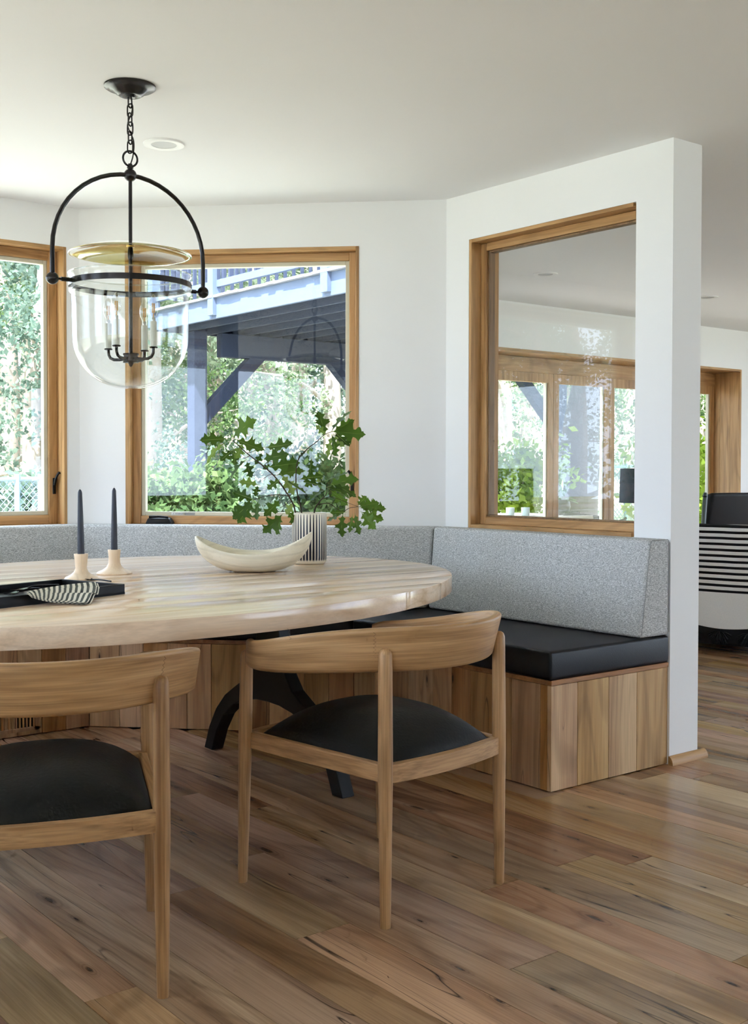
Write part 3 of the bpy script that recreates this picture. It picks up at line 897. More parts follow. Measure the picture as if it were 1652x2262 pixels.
# ================================================================== PENDANT
PX, PY = 1.778, 3.585
pend = thing('pendant_lantern', 'glass bell-jar pendant lantern on a dark bronze yoke and chain', 'pendant light', (PX, PY, 0), math.atan2(-0.073, 0.997))
# frame axis: local x along the yoke
MB().lathe([(0.0862, CE), (0.0862, CE - 0.006), (0.080, CE - 0.010), (0.070, CE - 0.011), (0.058, CE - 0.017), (0.048, CE - 0.027), (0.040, CE - 0.032), (0.036, CE - 0.034), (0.020, CE - 0.033), (0.017, CE - 0.040), (0.008, CE - 0.042), (1e-5, CE - 0.042)], 48).build('canopy', BRONZE, pend, smooth=40)
def link(zc, l, w, ang, r=0.0026):
    pts = []
    for k in range(28):
        a = 2 * PI * k / 28
        x = w / 2 * math.cos(a); z = (l / 2 - w / 2) * (1 if math.sin(a) >= 0 else -1) * min(1, abs(math.sin(a)) * 3) + w / 2 * math.sin(a)
        pts.append((x * math.cos(ang), x * math.sin(ang), zc + z))
    MB().tube(pts, r, 8, closed=True).build('chain_link', BRONZE, pend, smooth=60)
zt = CE - 0.040
n_l = 6
pitch_l = (zt - 2.222 + 0.004) / n_l
for k in range(n_l):
    link(zt - pitch_l * (k + 0.5) + 0.004, pitch_l + 0.013, 0.021, (R(35) if k % 2 == 0 else R(125)))
MB().tube(catmull([(0.004, 0.0, CE - 0.035), (0.009, 0.004, 2.36), (-0.006, 0.006, 2.31), (0.012, 0.0, 2.26), (0.008, -0.006, 2.21), (0, 0, 2.175)], 6), 0.0022, 6).build('cord', BLACK_METAL, pend, smooth=60)
MB().tube([(0.0255 * math.cos(a), 0, 2.197 + 0.0255 * math.sin(a)) for a in [2 * PI * k / 32 for k in range(32)]], 0.0036, 8, closed=True).build('hanging_ring', BRONZE, pend, smooth=60)
MB().lathe([(1e-5, 2.182), (0.007, 2.180), (0.0075, 2.172), (0.011, 2.168), (0.011, 2.165), (0.007, 2.163), (0.007, 2.158)], 20).sphere((0, 0, 2.142), 0.0215, 24, 14).build('top_ball', BRONZE, pend, smooth=60)
HS, ZR = 0.268, 1.772
arch = [(-HS, 0, ZR + 0.01), (-HS, 0, 1.84)]
for k in range(25):
    a = PI - PI * k / 24
    arch.append((HS * math.cos(a), 0, 1.874 + 0.268 * math.sin(a)))
arch += [(HS, 0, 1.84), (HS, 0, ZR + 0.01)]
MB().tube(arch, 0.0074, 12).build('yoke', BRONZE, pend, smooth=60)
for s in (-1, 1):
    MB().sphere((s * HS, 0, ZR), 0.0205, 20, 12).build('yoke_ball', BRONZE, pend, smooth=60)
    MB().tube([(s * (HS - 0.015), 0, ZR), (s * (HS - 0.028), 0, ZR), (s * (HS - 0.028), 0, ZR), (s * 0.205, 0, ZR)], [0.004, 0.004, 0.0072, 0.0072], 10).build('side_rod', BRONZE, pend, smooth=40)
MB().lathe([(0.2005, ZR - 0.0095), (0.2045, ZR - 0.0095), (0.2045, ZR + 0.0095), (0.2005, ZR + 0.0095)], 72, closed=True).build('ring_band', BRONZE, pend, smooth=40)
# bell glass: outer and inner skins
outer = [(0.2055, 1.806), (0.2062, 1.800), (0.203, 1.794), (0.1985, 1.788), (0.1985, 1.760), (0.203, 1.752), (0.2035, 1.746), (0.199, 1.741), (0.1945, 1.735), (0.194, 1.70), (0.193, 1.64), (0.192, 1.60)]
for k in range(1, 19):
    a = PI / 2 * k / 18
    outer.append((max(0.192 * math.cos(a) ** 0.9, 1e-5), 1.60 - 0.176 * math.sin(a)))
inner = [(max(r - 0.0045, 1e-5), z + (0.0045 if r < 0.12 else 0.001)) for r, z in outer if z < 1.79]
prof = [(max(r, 1e-5), z) for r, z in outer[::-1]] + [(0.2015, 1.8055), (0.197, 1.800)] + inner[:1] + inner[1:]
MB().lathe(outer[::-1] + [(0.2010, 1.806), (0.1945, 1.794)] + inner, 72).build('bell_jar', BELL_GLASS, pend, smooth=60)
MB().lathe([(0.2040, 1.8035), (0.2062, 1.8060), (0.2040, 1.8085), (0.2018, 1.8060)], 72, closed=True).build('jar_lip', mat_glass('lip_glass', (0.9, 0.93, 0.92, 1), 2.5, 0.05, 0.12), pend, smooth=80)
# smoke bell (amber glass dish)
dish = [(0.010, 1.912), (0.05, 1.911), (0.10, 1.905), (0.15, 1.894), (0.18, 1.885), (0.197, 1.879), (0.2035, 1.8765), (0.205, 1.8735), (0.202, 1.8715), (0.195, 1.8735), (0.178, 1.8795), (0.148, 1.8885), (0.098, 1.8995), (0.05, 1.9055), (0.010, 1.9065)]
MB().lathe(dish, 72, closed=True).build('smoke_bell', AMBER_GLASS, pend, smooth=60)
BRASS = mat_plain('brass', (0.55, 0.38, 0.12, 1), 0.3, 1.0)
MB().lathe([(1e-5, 1.900), (0.014, 1.900), (0.014, 1.905), (1e-5, 1.905)], 24).build('brass_washer', BRASS, pend, smooth=40)
MB().tube([(0, 0, 2.13), (0, 0, 1.545)], 0.0062, 12).build('stem', BRONZE, pend, smooth=60)
MB().lathe([(0.0075, 1.90), (0.0095, 1.885), (0.0095, 1.87), (0.0075, 1.86)], 16).build('stem_collar', BRONZE, pend, smooth=40)
MB().lathe([(1e-5, 1.498), (0.004, 1.500), (0.007, 1.506), (0.010, 1.511), (0.026, 1.512), (0.027, 1.515), (0.024, 1.518), (0.024, 1.536), (0.027, 1.539), (0.026, 1.543), (0.008, 1.545), (1e-5, 1.545)], 28).build('hub', BRONZE, pend, smooth=40)
SLEEVE = mat_plain('candle_sleeve', srgb(206, 204, 190), 0.5)
FIL = mat_plain('filament', srgb(226, 170, 70), 0.4)
base_ang = -R(38.238 - 11.9) - math.atan2(-0.073, 0.997)
for k in range(4):
    a = base_ang + R(-32) + k * PI / 2
    ca, sa = math.cos(a), math.sin(a)
    rr = 0.088
    arm = MB().tube([(ca * r_, sa * r_, z_) for r_, z_ in ((0.02, 1.526), (0.045, 1.523), (0.066, 1.524), (0.080, 1.530), (0.087, 1.542), (0.088, 1.560))], 0.0052, 10).build('candle_arm', BRONZE, pend, smooth=60)
    x, y = ca * rr, sa * rr
    MB().lathe([(1e-5, 1.557), (0.0125, 1.558), (0.0145, 1.561), (0.0125, 1.563), (1e-5, 1.563)], 20, (x, y, 0)).build('bobeche', BRONZE, arm, smooth=40)
    MB().lathe([(0.0108, 1.562), (0.0112, 1.645), (0.0100, 1.648), (1e-5, 1.648)], 24, (x, y, 0)).build('candle_sleeve', SLEEVE, arm, smooth=40)
    MB().lathe([(0.0062, 1.647), (0.0065, 1.658), (0.005, 1.661), (1e-5, 1.661)], 16, (x, y, 0)).build('bulb_cap', mat_plain('cap_metal', (0.6, 0.58, 0.52, 1), 0.3, 1.0) if 'cap_metal' not in bpy.data.materials else bpy.data.materials['cap_metal'], arm, smooth=40)
    MB().lathe([(0.0055, 1.660), (0.0095, 1.668), (0.0150, 1.680), (0.0168, 1.692), (0.0155, 1.706), (0.0115, 1.720), (0.006, 1.731), (0.0025, 1.737), (1e-5, 1.738)], 24, (x, y, 0)).build('bulb', BULB_GLASS, arm, smooth=60)
    fm = MB()
    for q in range(4):
        b = PI / 4 + q * PI / 2
        fm.tube([(x + 0.0045 * math.cos(b), y + 0.0045 * math.sin(b), 1.676), (x + 0.0045 * math.cos(b), y + 0.0045 * math.sin(b), 1.708)], 0.0012, 6)
    fm.tube([(x, y, 1.660), (x, y, 1.674)], 0.002, 6)
    fm.build('filament', FIL, arm)

# ================================================================== TABLE-TOP THINGS
HOLDER = mat_wood('pale_maple', (srgb(205, 175, 140), srgb(226, 200, 168), srgb(238, 218, 190)), axis=2, across=18, along=2, fiber=0.08)
CANDLE = mat_plain('navy_wax', srgb(44, 50, 62), 0.5)
def candle(x, y, hh, rb, rt, label1, label2, hz=0.09, lean=0.0):
    h_ = MB().lathe([(1e-5, 0), (rb, 0), (rb + 0.001, 0.004), (rb * 0.93, 0.009), (rb * 0.66, 0.016), (rb * 0.45, 0.026), (rb * 0.34, 0.040), (rt * 0.86, 0.056), (rt * 0.93, 0.075), (rt, hz - 0.001), (rt * 0.97, hz), (0.0135, hz), (0.0125, hz - 0.018), (1e-5, hz - 0.018)], 48).build('candle_holder', HOLDER, smooth=50)
    h_.location = (x, y, TZ + 0.0002)
    tag(h_, label1, 'candle holder', 'turned wooden candle holders')
    z0 = hz - 0.0178
    c = MB().tube([(lean * q * hh, 0, z0 + q * (hh + 0.018)) for q in (0, 0.05, 0.3, 0.6, 0.9, 0.955, 0.985, 1.0)], [0.0120, 0.0122, 0.0116, 0.0098, 0.0078, 0.0072, 0.0045, 0.0008], 20).build('taper_candle', CANDLE, smooth=50)
    c.location = (x, y, TZ + 0.0002)
    w = MB().tube([(lean * hh, 0, z0 + hh + 0.018), (lean * hh + 0.001, 0, z0 + hh + 0.024)], 0.0007, 5).build('wick', SLEEVE, c)
    tag(c, label2, 'candle', 'dark taper candles')
candle(1.698, 3.812, 0.226, 0.057, 0.0245, 'pale wooden candle holder behind the black tray', 'dark navy taper candle behind the black tray', lean=-0.015)
candle(1.884, 3.938, 0.228, 0.064, 0.0235, 'pale wooden candle holder with a wide foot nearer the bowl', 'dark navy taper candle nearer the bowl')

# crescent bowl
BOWL = mat_wood('bleached_wood', (srgb(204, 194, 166), srgb(224, 216, 192), srgb(236, 230, 212)), axis=0, across=10, along=2.0, fiber=0.06, rough=0.5)
bowl_dir = math.atan2(-0.619, 0.785)
def bowl_surf(side):
    def fn(u, v):
        a = 2 * PI * u
        ca, sa = math.cos(a), math.sin(a)
        rx, ry = 0.222, 0.130
        f = math.sin(v * PI / 2) ** 0.85
        rim = 0.070 + 0.062 * abs(ca) ** 2.3 + 0.016 * max(0, ca) ** 2
        z = rim * (1 - math.cos(v * PI / 2)) ** 0.92
        fl_x = 0.050 + (rx - 0.050) * f; fl_y = 0.040 + (ry - 0.040) * f
        if v < 0.001: fl_x = fl_y = 1e-4
        th = 0.0075
        k = 1.0 if side == 0 else (1 - th / max(fl_x, 0.02))
        return (fl_x * ca * k, fl_y * sa * k, z + (0 if side == 0 else th * (1 - v) + 0.0002))
    return fn
mb = MB()
NU, NV = 64, 20
mb.grid(bowl_surf(0), NU, NV)
mb.grid(bowl_surf(1), NU, NV)
o, i_ = bowl_surf(0), bowl_surf(1)
mb.grid(lambda u, v: tuple(Vector(o(u, 1)).lerp(Vector(i_(u, 1)), v) + Vector((0, 0, 0.002 * math.sin(PI * v)))), NU, 4)
bo = mb.build('crescent_bowl', BOWL, smooth=60, weld=True)
bo.location = (2.353, 3.724, TZ + 0.0003); bo.rotation_euler = (0, 0, bowl_dir)
tag(bo, 'bleached wooden crescent-shaped bowl on the table', 'bowl')

# striped vase and oak branches
def mat_vase():
    t = NT('striped_glaze')
    c = t.coord()
    sp = t.n.new('ShaderNodeSeparateXYZ'); t.l.new(c, sp.inputs[0])
    ang = t.math('ARCTAN2', sp.outputs[1], sp.outputs[0])
    ph = t.math('FRACT', t.math('ADD', t.math('MULTIPLY', ang, 34 / (2 * PI)), 40.0))
    d = t.math('ABSOLUTE', t.math('SUBTRACT', ph, 0.5))
    wid = t.maprange(sp.outputs[2], 0.015, 0.205, 0.30, 0.02)
    wid2 = t.math('MULTIPLY', t.math('POWER', t.math('MAXIMUM', t.maprange(sp.outputs[2], 0.207, 0.05, 0, 1), 0.0), 0.40), 0.36)
    s = t.maprange(t.math('SUBTRACT', wid2, d), -0.02, 0.02)
    zz = t.math('MULTIPLY', t.maprange(sp.outputs[2], 0.012, 0.020), t.maprange(sp.outputs[2], 0.207, 0.203))
    s = t.math('MULTIPLY', s, zz)
    colr = t.mix(s, srgb(232, 224, 204), srgb(12, 16, 36))
    t.principled(colr, 0.35, 0, 0.5, t.bump(t.math('MULTIPLY', s, -1.0), 0.5, 0.002))
    return t.m
vase = MB().lathe([(1e-5, 0.0), (0.058, 0.0), (0.064, 0.004), (0.070, 0.012), (0.0715, 0.03), (0.0715, 0.203), (0.0708, 0.208), (0.069, 0.210), (0.0665, 0.208), (0.066, 0.2), (0.066, 0.012), (1e-5, 0.010)], 72).build('striped_vase', mat_vase(), smooth=40)
vase.location = (2.731, 3.895, TZ + 0.0003)
tag(vase, 'cream cylinder vase with dark blue vertical stripes', 'vase')
LEAVES=[[2.4301, 4.0503, 1.2767, 2.3252, 4.0823, 1.2727, -0.15], [2.4444, 4.0155, 1.2846, 2.4913, 3.9253, 1.3546, -0.14], [2.5022, 4.1927, 1.2609, 2.4555, 4.2654, 1.1761, 0.37], [2.4588, 4.0234, 1.2739, 2.554, 3.952, 1.2354, -0.31], [2.548, 3.9378, 1.2418, 2.6095, 3.8398, 1.262, -0.4], [2.5346, 4.1693, 1.2381, 2.5554, 4.1927, 1.1637, 0.43], [2.5148, 4.1476, 1.2319, 2.4604, 4.1502, 1.1888, -0.27], [2.5378, 4.0775, 1.1917, 2.4956, 4.138, 1.1123, 0.5], [2.5732, 4.1235, 1.1837, 2.566, 4.0747, 1.1193, 0.15], [2.5971, 4.0447, 1.2231, 2.5745, 4.0618, 1.172, -0.45], [2.5764, 4.0022, 1.1943, 2.6352, 3.9042, 1.2163, 0.61], [2.6477, 4.0603, 1.1752, 2.6252, 4.0834, 1.1523, -0.28], [2.6485, 4.072, 1.1638, 2.7564, 3.9967, 1.1813, 0.54], [2.6673, 4.0384, 1.1295, 2.7601, 3.967, 1.1526, -0.12], [2.6511, 3.9782, 1.1298, 2.6884, 3.9377, 1.0482, -0.47], [2.6242, 3.9127, 1.1078, 2.7136, 3.8806, 1.0573, -0.64], [2.5737, 3.8769, 1.1138, 2.5391, 3.919, 1.0723, -0.31], [2.565, 4.0261, 1.0903, 2.5018, 4.0726, 1.1043, -0.22], [2.6224, 4.1161, 1.0832, 2.5965, 4.0966, 1.0407, -0.12], [2.5057, 3.974, 1.0331, 2.4499, 4.0357, 1.0631, -0.31], [2.5222, 4.0054, 1.021, 2.4715, 4.0747, 0.9473, -0.25], [2.5494, 4.0433, 1.017, 2.5208, 4.1147, 0.9248, -0.56], [2.5054, 3.9326, 1.0229, 2.4856, 3.9116, 0.9509, 0.37], [2.6453, 3.9846, 1.0253, 2.5791, 4.0015, 0.9612, -0.24], [2.5952, 3.8943, 0.9698, 2.5312, 3.9373, 0.8952, -0.64], [2.6594, 3.9957, 0.9595, 2.6624, 4.0414, 0.8779, 0.64], [2.705, 3.9722, 1.0133, 2.7033, 4.0307, 0.9631, -0.67], [2.6293, 3.9004, 0.98, 2.6966, 3.905, 0.9222, 0.39], [2.8003, 4.0147, 1.2307, 2.7771, 4.0473, 1.199, 0.45], [2.7117, 3.8537, 1.1971, 2.7055, 3.8496, 1.1303, -0.51], [2.6824, 3.8895, 1.1134, 2.7842, 3.8685, 1.1301, -0.24], [2.7291, 3.7919, 1.0862, 2.6454, 3.8165, 1.1085, 0.4], [2.7656, 3.8378, 1.0686, 2.6936, 3.8422, 1.0331, 0.67], [2.7611, 3.8173, 1.108, 2.8029, 3.7292, 1.1445, -0.62], [2.8358, 3.901, 1.0842, 2.9113, 3.7978, 1.1161, -0.64], [2.7709, 3.8213, 1.08, 2.875, 3.8014, 1.0371, -0.53], [2.8538, 3.916, 1.0667, 2.9038, 3.8631, 1.0011, 0.68], [2.7876, 3.8063, 1.0912, 2.8584, 3.7378, 1.0441, -0.65], [2.7648, 3.8321, 1.2951, 2.7667, 3.8831, 1.3977, 0.46], [2.7386, 3.7864, 1.2935, 2.6923, 3.7927, 1.3312, -0.36], [2.7845, 3.8118, 1.3118, 2.8693, 3.7946, 1.4004, -0.5], [2.8901, 3.9416, 1.3147, 2.965, 3.8922, 1.3614, 0.69], [2.8839, 3.9382, 1.3145, 3.0021, 3.8643, 1.3007, 0.41], [2.8306, 3.8557, 1.3055, 2.8564, 3.7819, 1.251, -0.4], [2.879, 3.9412, 1.2971, 2.9167, 3.963, 1.2082, -0.23], [2.8625, 3.9234, 1.2907, 2.8539, 3.9458, 1.2046, 0.44], [2.8533, 3.8866, 1.2982, 2.8974, 3.8741, 1.2473, -0.32], [2.9742, 3.8749, 0.9967, 3.0139, 3.7899, 1.0125, 0.66], [2.9277, 3.8237, 1.0045, 2.9272, 3.7672, 1.0427, 0.56], [2.9805, 3.8735, 0.9908, 3.0774, 3.8184, 0.9905, -0.62], [2.936, 3.8063, 0.9763, 3.0115, 3.7546, 0.942, 0.35], [2.8749, 3.727, 0.9743, 2.8871, 3.6524, 0.9128, 0.59], [2.9485, 3.8697, 0.9627, 2.9377, 3.827, 0.8812, 0.43], [2.9081, 3.9024, 0.9741, 2.8563, 3.9486, 0.9392, 0.53], [2.8784, 3.8624, 0.9645, 2.8635, 3.8499, 0.8712, 0.55], [2.8807, 3.7994, 0.9635, 2.8734, 3.8064, 0.8899, -0.66], [2.8764, 3.8408, 0.9766, 2.8244, 3.8804, 0.9765, 0.51], [2.5275, 4.082, 1.2594, 2.4856, 4.0673, 1.1969, -0.19], [2.5667, 4.0919, 1.0497, 2.5628, 4.0965, 1.0041, -0.69], [2.821, 3.959, 1.0952, 2.8021, 3.9226, 1.147, 0.06], [2.8065, 3.9584, 1.101, 2.7594, 3.971, 1.084, -0.37], [2.6175, 3.9731, 1.1748, 2.6483, 4.0095, 1.2204, -0.57]]
STEMS=[[[2.7068, 3.9148, 0.7918, 0.0045], [2.6891, 3.9339, 0.9721, 0.0045], [2.6631, 3.9305, 1.029, 0.0042], [2.609, 3.9501, 1.1132, 0.0038], [2.5603, 3.9772, 1.1662, 0.0033], [2.5084, 4.0197, 1.219, 0.0028], [2.4631, 4.0569, 1.2719, 0.002]], [[2.6567, 3.936, 1.0447, 0.0022], [2.6027, 3.9406, 1.0503, 0.002], [2.5567, 3.9512, 1.0456, 0.0017], [2.5074, 3.9768, 1.0274, 0.0012]], [[2.6048, 3.9539, 1.1299, 0.002], [2.5883, 3.9796, 1.1299, 0.0016], [2.5626, 4.0118, 1.1017, 0.0012]], [[2.6587, 3.934, 1.0261, 0.002], [2.6385, 3.924, 1.0127, 0.0016], [2.6052, 3.9243, 0.9965, 0.0012]], [[2.7289, 3.8974, 0.7919, 0.0042], [2.7489, 3.8868, 0.9722, 0.004], [2.7789, 3.89, 1.0196, 0.003], [2.8074, 3.8812, 1.0534, 0.0022], [2.8161, 3.8885, 1.1016, 0.0015]], [[2.7743, 3.8933, 1.0083, 0.0024], [2.8217, 3.8815, 1.0118, 0.0022], [2.8674, 3.8573, 0.9791, 0.0018], [2.8944, 3.8364, 0.9934, 0.0016], [2.9258, 3.8118, 0.9992, 0.0012]], [[2.7879, 3.8832, 1.031, 0.002], [2.8309, 3.875, 1.0391, 0.0016], [2.8798, 3.8359, 1.0164, 0.0012], [2.9213, 3.8153, 0.9992, 0.001]], [[2.7315, 3.9208, 0.7903, 0.0042], [2.7261, 3.9429, 0.971, 0.0038], [2.7211, 3.9756, 1.0842, 0.0032], [2.7325, 3.9822, 1.1868, 0.0028], [2.7645, 3.9585, 1.2382, 0.0026], [2.794, 3.936, 1.2668, 0.0024], [2.8213, 3.9154, 1.2982, 0.002], [2.8507, 3.8927, 1.3126, 0.0014]], [[2.5084, 4.0197, 1.219, 0.002], [2.5238, 4.0077, 1.2246, 0.0014], [2.5613, 3.9787, 1.2442, 0.001]], [[2.5603, 3.9772, 1.1662, 0.002], [2.5836, 3.9722, 1.1858, 0.0014], [2.6055, 3.9548, 1.1802, 0.001]], [[2.4994, 4.0261, 1.1967, 0.0014], [2.517, 4.0125, 1.2079, 0.0016]]]

br_root = thing('oak_branch', 'cut oak branches with green lobed leaves standing in the striped vase', 'branches', (2.731, 3.895, TZ + 0.012))
TWIG = mat_plain('twig_bark', srgb(66, 48, 34), 0.8)
OAKLEAF = mat_leaf('oak_leaf', srgb(56, 86, 24), srgb(86, 118, 36), 0.35, 0.5)
LEAFBACK = mat_leaf('oak_leaf_pale', srgb(112, 138, 66), srgb(140, 160, 90), 0.35, 0.6)
VEIN = mat_plain('leaf_vein', srgb(140, 158, 84), 0.6)
orig = br_root.location
half = [(0.0, 0.012), (0.08, 0.045), (0.14, 0.13), (0.17, 0.27), (0.23, 0.20), (0.29, 0.125), (0.36, 0.15), (0.42, 0.32), (0.455, 0.50), (0.51, 0.37), (0.57, 0.45), (0.58, 0.28), (0.61, 0.155), (0.67, 0.16), (0.73, 0.25), (0.79, 0.36), (0.82, 0.23), (0.86, 0.14), (0.905, 0.15), (0.93, 0.07), (1.0, 0.0)]
random.seed(21)
for k, s in enumerate(STEMS):
    pts = catmull([Vector(q[:3]) - orig for q in s], 6)
    rs = []
    for i in range(len(s) - 1):
        for j in range(6): rs.append(s[i][3] + (s[i + 1][3] - s[i][3]) * j / 6)
    rs.append(s[-1][3])
    MB().tube(pts, [r_ * 0.8 for r_ in rs], 8).build('twig', TWIG, br_root, smooth=60)
camv = Vector((0, 0, CAM_H))
for q in LEAVES:
    B, T = Vector(q[:3]), Vector(q[3:6])
    ax = T - B; L = ax.length; ax.normalize()
    n = (Vector((-0.6, -0.75, 0.35)).normalized() + Vector((random.uniform(-.35, .35), random.uniform(-.35, .35), random.uniform(-.25, .45))))
    n = (n - ax * n.dot(ax)).normalized()
    sd = ax.cross(n).normalized()
    rot = Matrix.Rotation(q[6], 3, ax)
    sd = rot @ sd; n = rot @ n
    W = L * random.uniform(0.64, 0.84)
    curl = random.uniform(-0.12, 0.16); fold = random.uniform(0.05, 0.28)
    P0 = B - orig
    def pos(u, v):
        return P0 + ax * (u * L) + sd * (v * W) + n * (L * curl * (u - u * u) * 2 + W * fold * abs(v) - L * 0.06 * u * u)
    mb = MB()
    ns = len(half)
    jit = [random.uniform(0.82, 1.15) for _ in range(2 * ns)]
    mid = [pos(u, 0) for u, v in half]
    lf = [pos(u, v * jit[i]) for i, (u, v) in enumerate(half)]
    rg = [pos(u, -v * jit[ns + i]) for i, (u, v) in enumerate(half)]
    fl_ = []
    # strips between the midrib and the outline keep the concave outline
    mb.add(mid + lf + rg, [])
    for i in range(ns - 1):
        for base in (ns, 2 * ns):
            fl_.append((i, i + 1, base + i + 1, base + i))
    mb.f += fl_
    lo = mb.build('leaf', LEAFBACK if random.random() < 0.12 else OAKLEAF, br_root, fixn=False)
    MB().tube([pos(-0.10, 0) + n * 0.0003, pos(0.5, 0) + n * 0.0006, pos(0.92, 0) + n * 0.0004], [0.0008, 0.0007, 0.0002], 5).build('leaf_vein', VEIN, lo)

# black tray with cutlery and napkin
tray = thing('serving_tray', 'rectangular black wooden tray at the left of the table', 'tray', (1.603, 3.277, TZ + 0.0005), math.atan2(-0.30, -0.954))
TW = mat_plain('black_stain', (0.006, 0.006, 0.007, 1), 0.45, spec=0.2)
tl, tw_, th_ = 0.56, 0.29, 0.031       # local x along the long side (away to the left), local y towards the camera side is negative
MB().box(0, tl, -tw_, 0, 0, 0.007).build('base', TW, tray)
MB().box(0, tl, -0.012, 0, 0, th_).build('side', TW, tray, bevel=0.002)
MB().box(0, tl, -tw_, -tw_ + 0.012, 0, th_).build('side', TW, tray, bevel=0.002)
MB().box(0, 0.012, -tw_ + 0.012, -0.012, 0, th_).build('end', TW, tray, bevel=0.002)
MB().box(tl - 0.012, tl, -tw_ + 0.012, -0.012, 0, th_).build('end', TW, tray, bevel=0.002)
CUT = mat_plain('black_steel', (0.02, 0.02, 0.022, 1), 0.22, 0.8)
def fork(x, y, rz, label, z=0.0, tilt=0.0):
    t = thing('fork', label, 'fork', (x, y, TZ + 0.0085 + z), rz, 'black forks in the tray')
    MB().tube(catmull([(0, 0, 0.003), (0.06, 0, 0.008), (0.11, 0, 0.010), (0.135, 0, 0.007)], 5), [0.0035] * 6 + [0.003] * 5 + [0.0025] * 5, 8).build('handle', CUT, t, smooth=60)
    nk = MB().hexa([(0.132, -0.004, 0.005), (0.15, -0.011, 0.003), (0.165, -0.011, 0.003), (0.165, 0.011, 0.003), (0.15, 0.011, 0.003), (0.132, 0.004, 0.005)], [(0.132, -0.004, 0.008), (0.15, -0.011, 0.006), (0.165, -0.011, 0.005), (0.165, 0.011, 0.005), (0.15, 0.011, 0.006), (0.132, 0.004, 0.008)]).build('neck', CUT, t)
    for k in range(4):
        yy = -0.0095 + 0.0063 * k
        MB().tube([(0.163, yy, 0.0042), (0.18, yy, 0.003), (0.200, yy, 0.006)], [0.0017, 0.0015, 0.0008], 6).build('tine', CUT, t)
fork(1.42, 3.50, math.atan2(-0.10, -0.12), 'black fork nearest the napkin in the tray')
fork(1.47, 3.47, math.atan2(-0.07, -0.15), 'black fork lying beyond the other fork in the tray', z=0.009)
sp = thing('spoon', 'small black spoon on the table behind the tray', 'spoon', (1.702, 3.742, TZ + 0.0008), math.atan2(-0.148, 0.034))
fork_h = MB().tube(catmull([(0, 0, 0.003), (0.05, 0, 0.006), (0.11, 0, 0.004)], 5), 0.0028, 8).build('handle', CUT, sp, smooth=60)
MB().grid(lambda u, v: (-0.012 + 0.040 * (u - 0.5), (0.013 * math.sin(PI * min(max(u, 0.02), 0.98))) * (2 * v - 1), 0.001 + 0.006 * (abs(2 * v - 1) ** 2 * math.sin(PI * u) + (1 - math.sin(PI * u)) * 0.6)), 12, 8).build('bowl', CUT, sp, smooth=60)
PAPER = mat_plain('folded_paper', srgb(196, 202, 216), 0.7)
nt = MB().box(-0.05, 0.05, -0.035, 0.035, 0, 0.003).build('folded_card', PAPER, bevel=0.001, seg=1)
nt.location = (1.215, 3.25, TZ + 0.0085); nt.rotation_euler = (0, 0, 0.3)
tag(nt, 'pale folded card lying in the tray at the left edge', 'card')
NG = (1.229, 3.1306, 0.802)
N1 = (1.4789, 3.2371, 0.812)
N2 = (1.5206, 3.2172, 0.792)
N3 = (1.4662, 3.1569, 0.775)
N4 = (1.3699, 3.0648, 0.769)
NM = (1.3134, 3.1468, 0.768)
NT_ = (1.3706, 3.2333, 0.812)
def mat_napkin():
    t = NT('striped_linen')
    uv = t.coord('UV')
    sp_ = t.n.new('ShaderNodeSeparateXYZ'); t.l.new(uv, sp_.inputs[0])
    ph = t.math('FRACT', t.math('ADD', t.math('MULTIPLY', sp_.outputs[0], 13.0), t.math('MULTIPLY', t.noise(uv, 9.0, 2.0), 0.25)))
    s = t.math('MULTIPLY', t.maprange(ph, 0.45, 0.5), t.maprange(ph, 0.98, 0.93))
    th = t.noise(t.vscale(uv, (220, 60, 1)), 1.0, 2.0)
    colr = t.mix(s, srgb(226, 222, 206), t.mix(th, srgb(60, 64, 62), srgb(120, 124, 118)))
    t.principled(colr, 0.95, 0, 0.1, t.bump(th, 0.3, 0.001))
    return t.m
NAP = mat_napkin()
def nap_fn(layer):
    def fn(u, v):
        # u: from the gathered end to the fanned end; v: from the table side to the far side
        G0, G1 = Vector(NG) + Vector((0.01, -0.02, -0.004)), Vector(NG) + Vector((0.0, 0.02, 0.004))
        a = Vector(NM); far = Vector(NT_)
        near = (1 - u) ** 2 * G0 + 2 * u * (1 - u) * a + u * u * Vector(N4)
        farp = (1 - u) ** 2 * G1 + 2 * u * (1 - u) * far + u * u * Vector(N1)
        endp = (1 - v) ** 2 * Vector(N4) + 2 * v * (1 - v) * (Vector(N3) * 0.5 + Vector(N2) * 0.5) + v * v * Vector(N1)
        p = near.lerp(farp, v)
        lin = Vector(N4).lerp(Vector(N1), v)
        p = p + (endp - lin) * u ** 2
        arch_ = math.sin(PI * v)
        p.z += 0.012 * arch_ * (0.4 + 0.6 * u) + 0.0055 * math.sin(v * 21 + u * 2.0) * u - layer * 0.004
        if layer: p += Vector((0.006, -0.004, 0)) * layer * u
        return tuple(p)
    return fn
nb_ = MB().grid(nap_fn(0), 40, 40).grid(nap_fn(1), 40, 40)
nap = nb_.build('napkin', NAP, smooth=60, fixn=False)
tag(nap, 'cream and grey striped linen napkin draped over the tray edge', 'napkin')

# ================================================================== LIVING ROOM
# sofa seen from behind, with a striped throw over its back
sdir = Vector((0.287, -0.958))           # along the sofa, towards the picture's right
sn = Vector((0.958, 0.287))              # towards the seat
ang = math.atan2(sdir.y, sdir.x)
sofa = thing('sofa', 'black upholstered sofa seen from behind under a striped throw', 'sofa', (6.185, 4.478, 0), ang)
SOFA = mat_plain('black_upholstery', (0.014, 0.014, 0.016, 1), 0.85, bump=0.2, bscale=200)
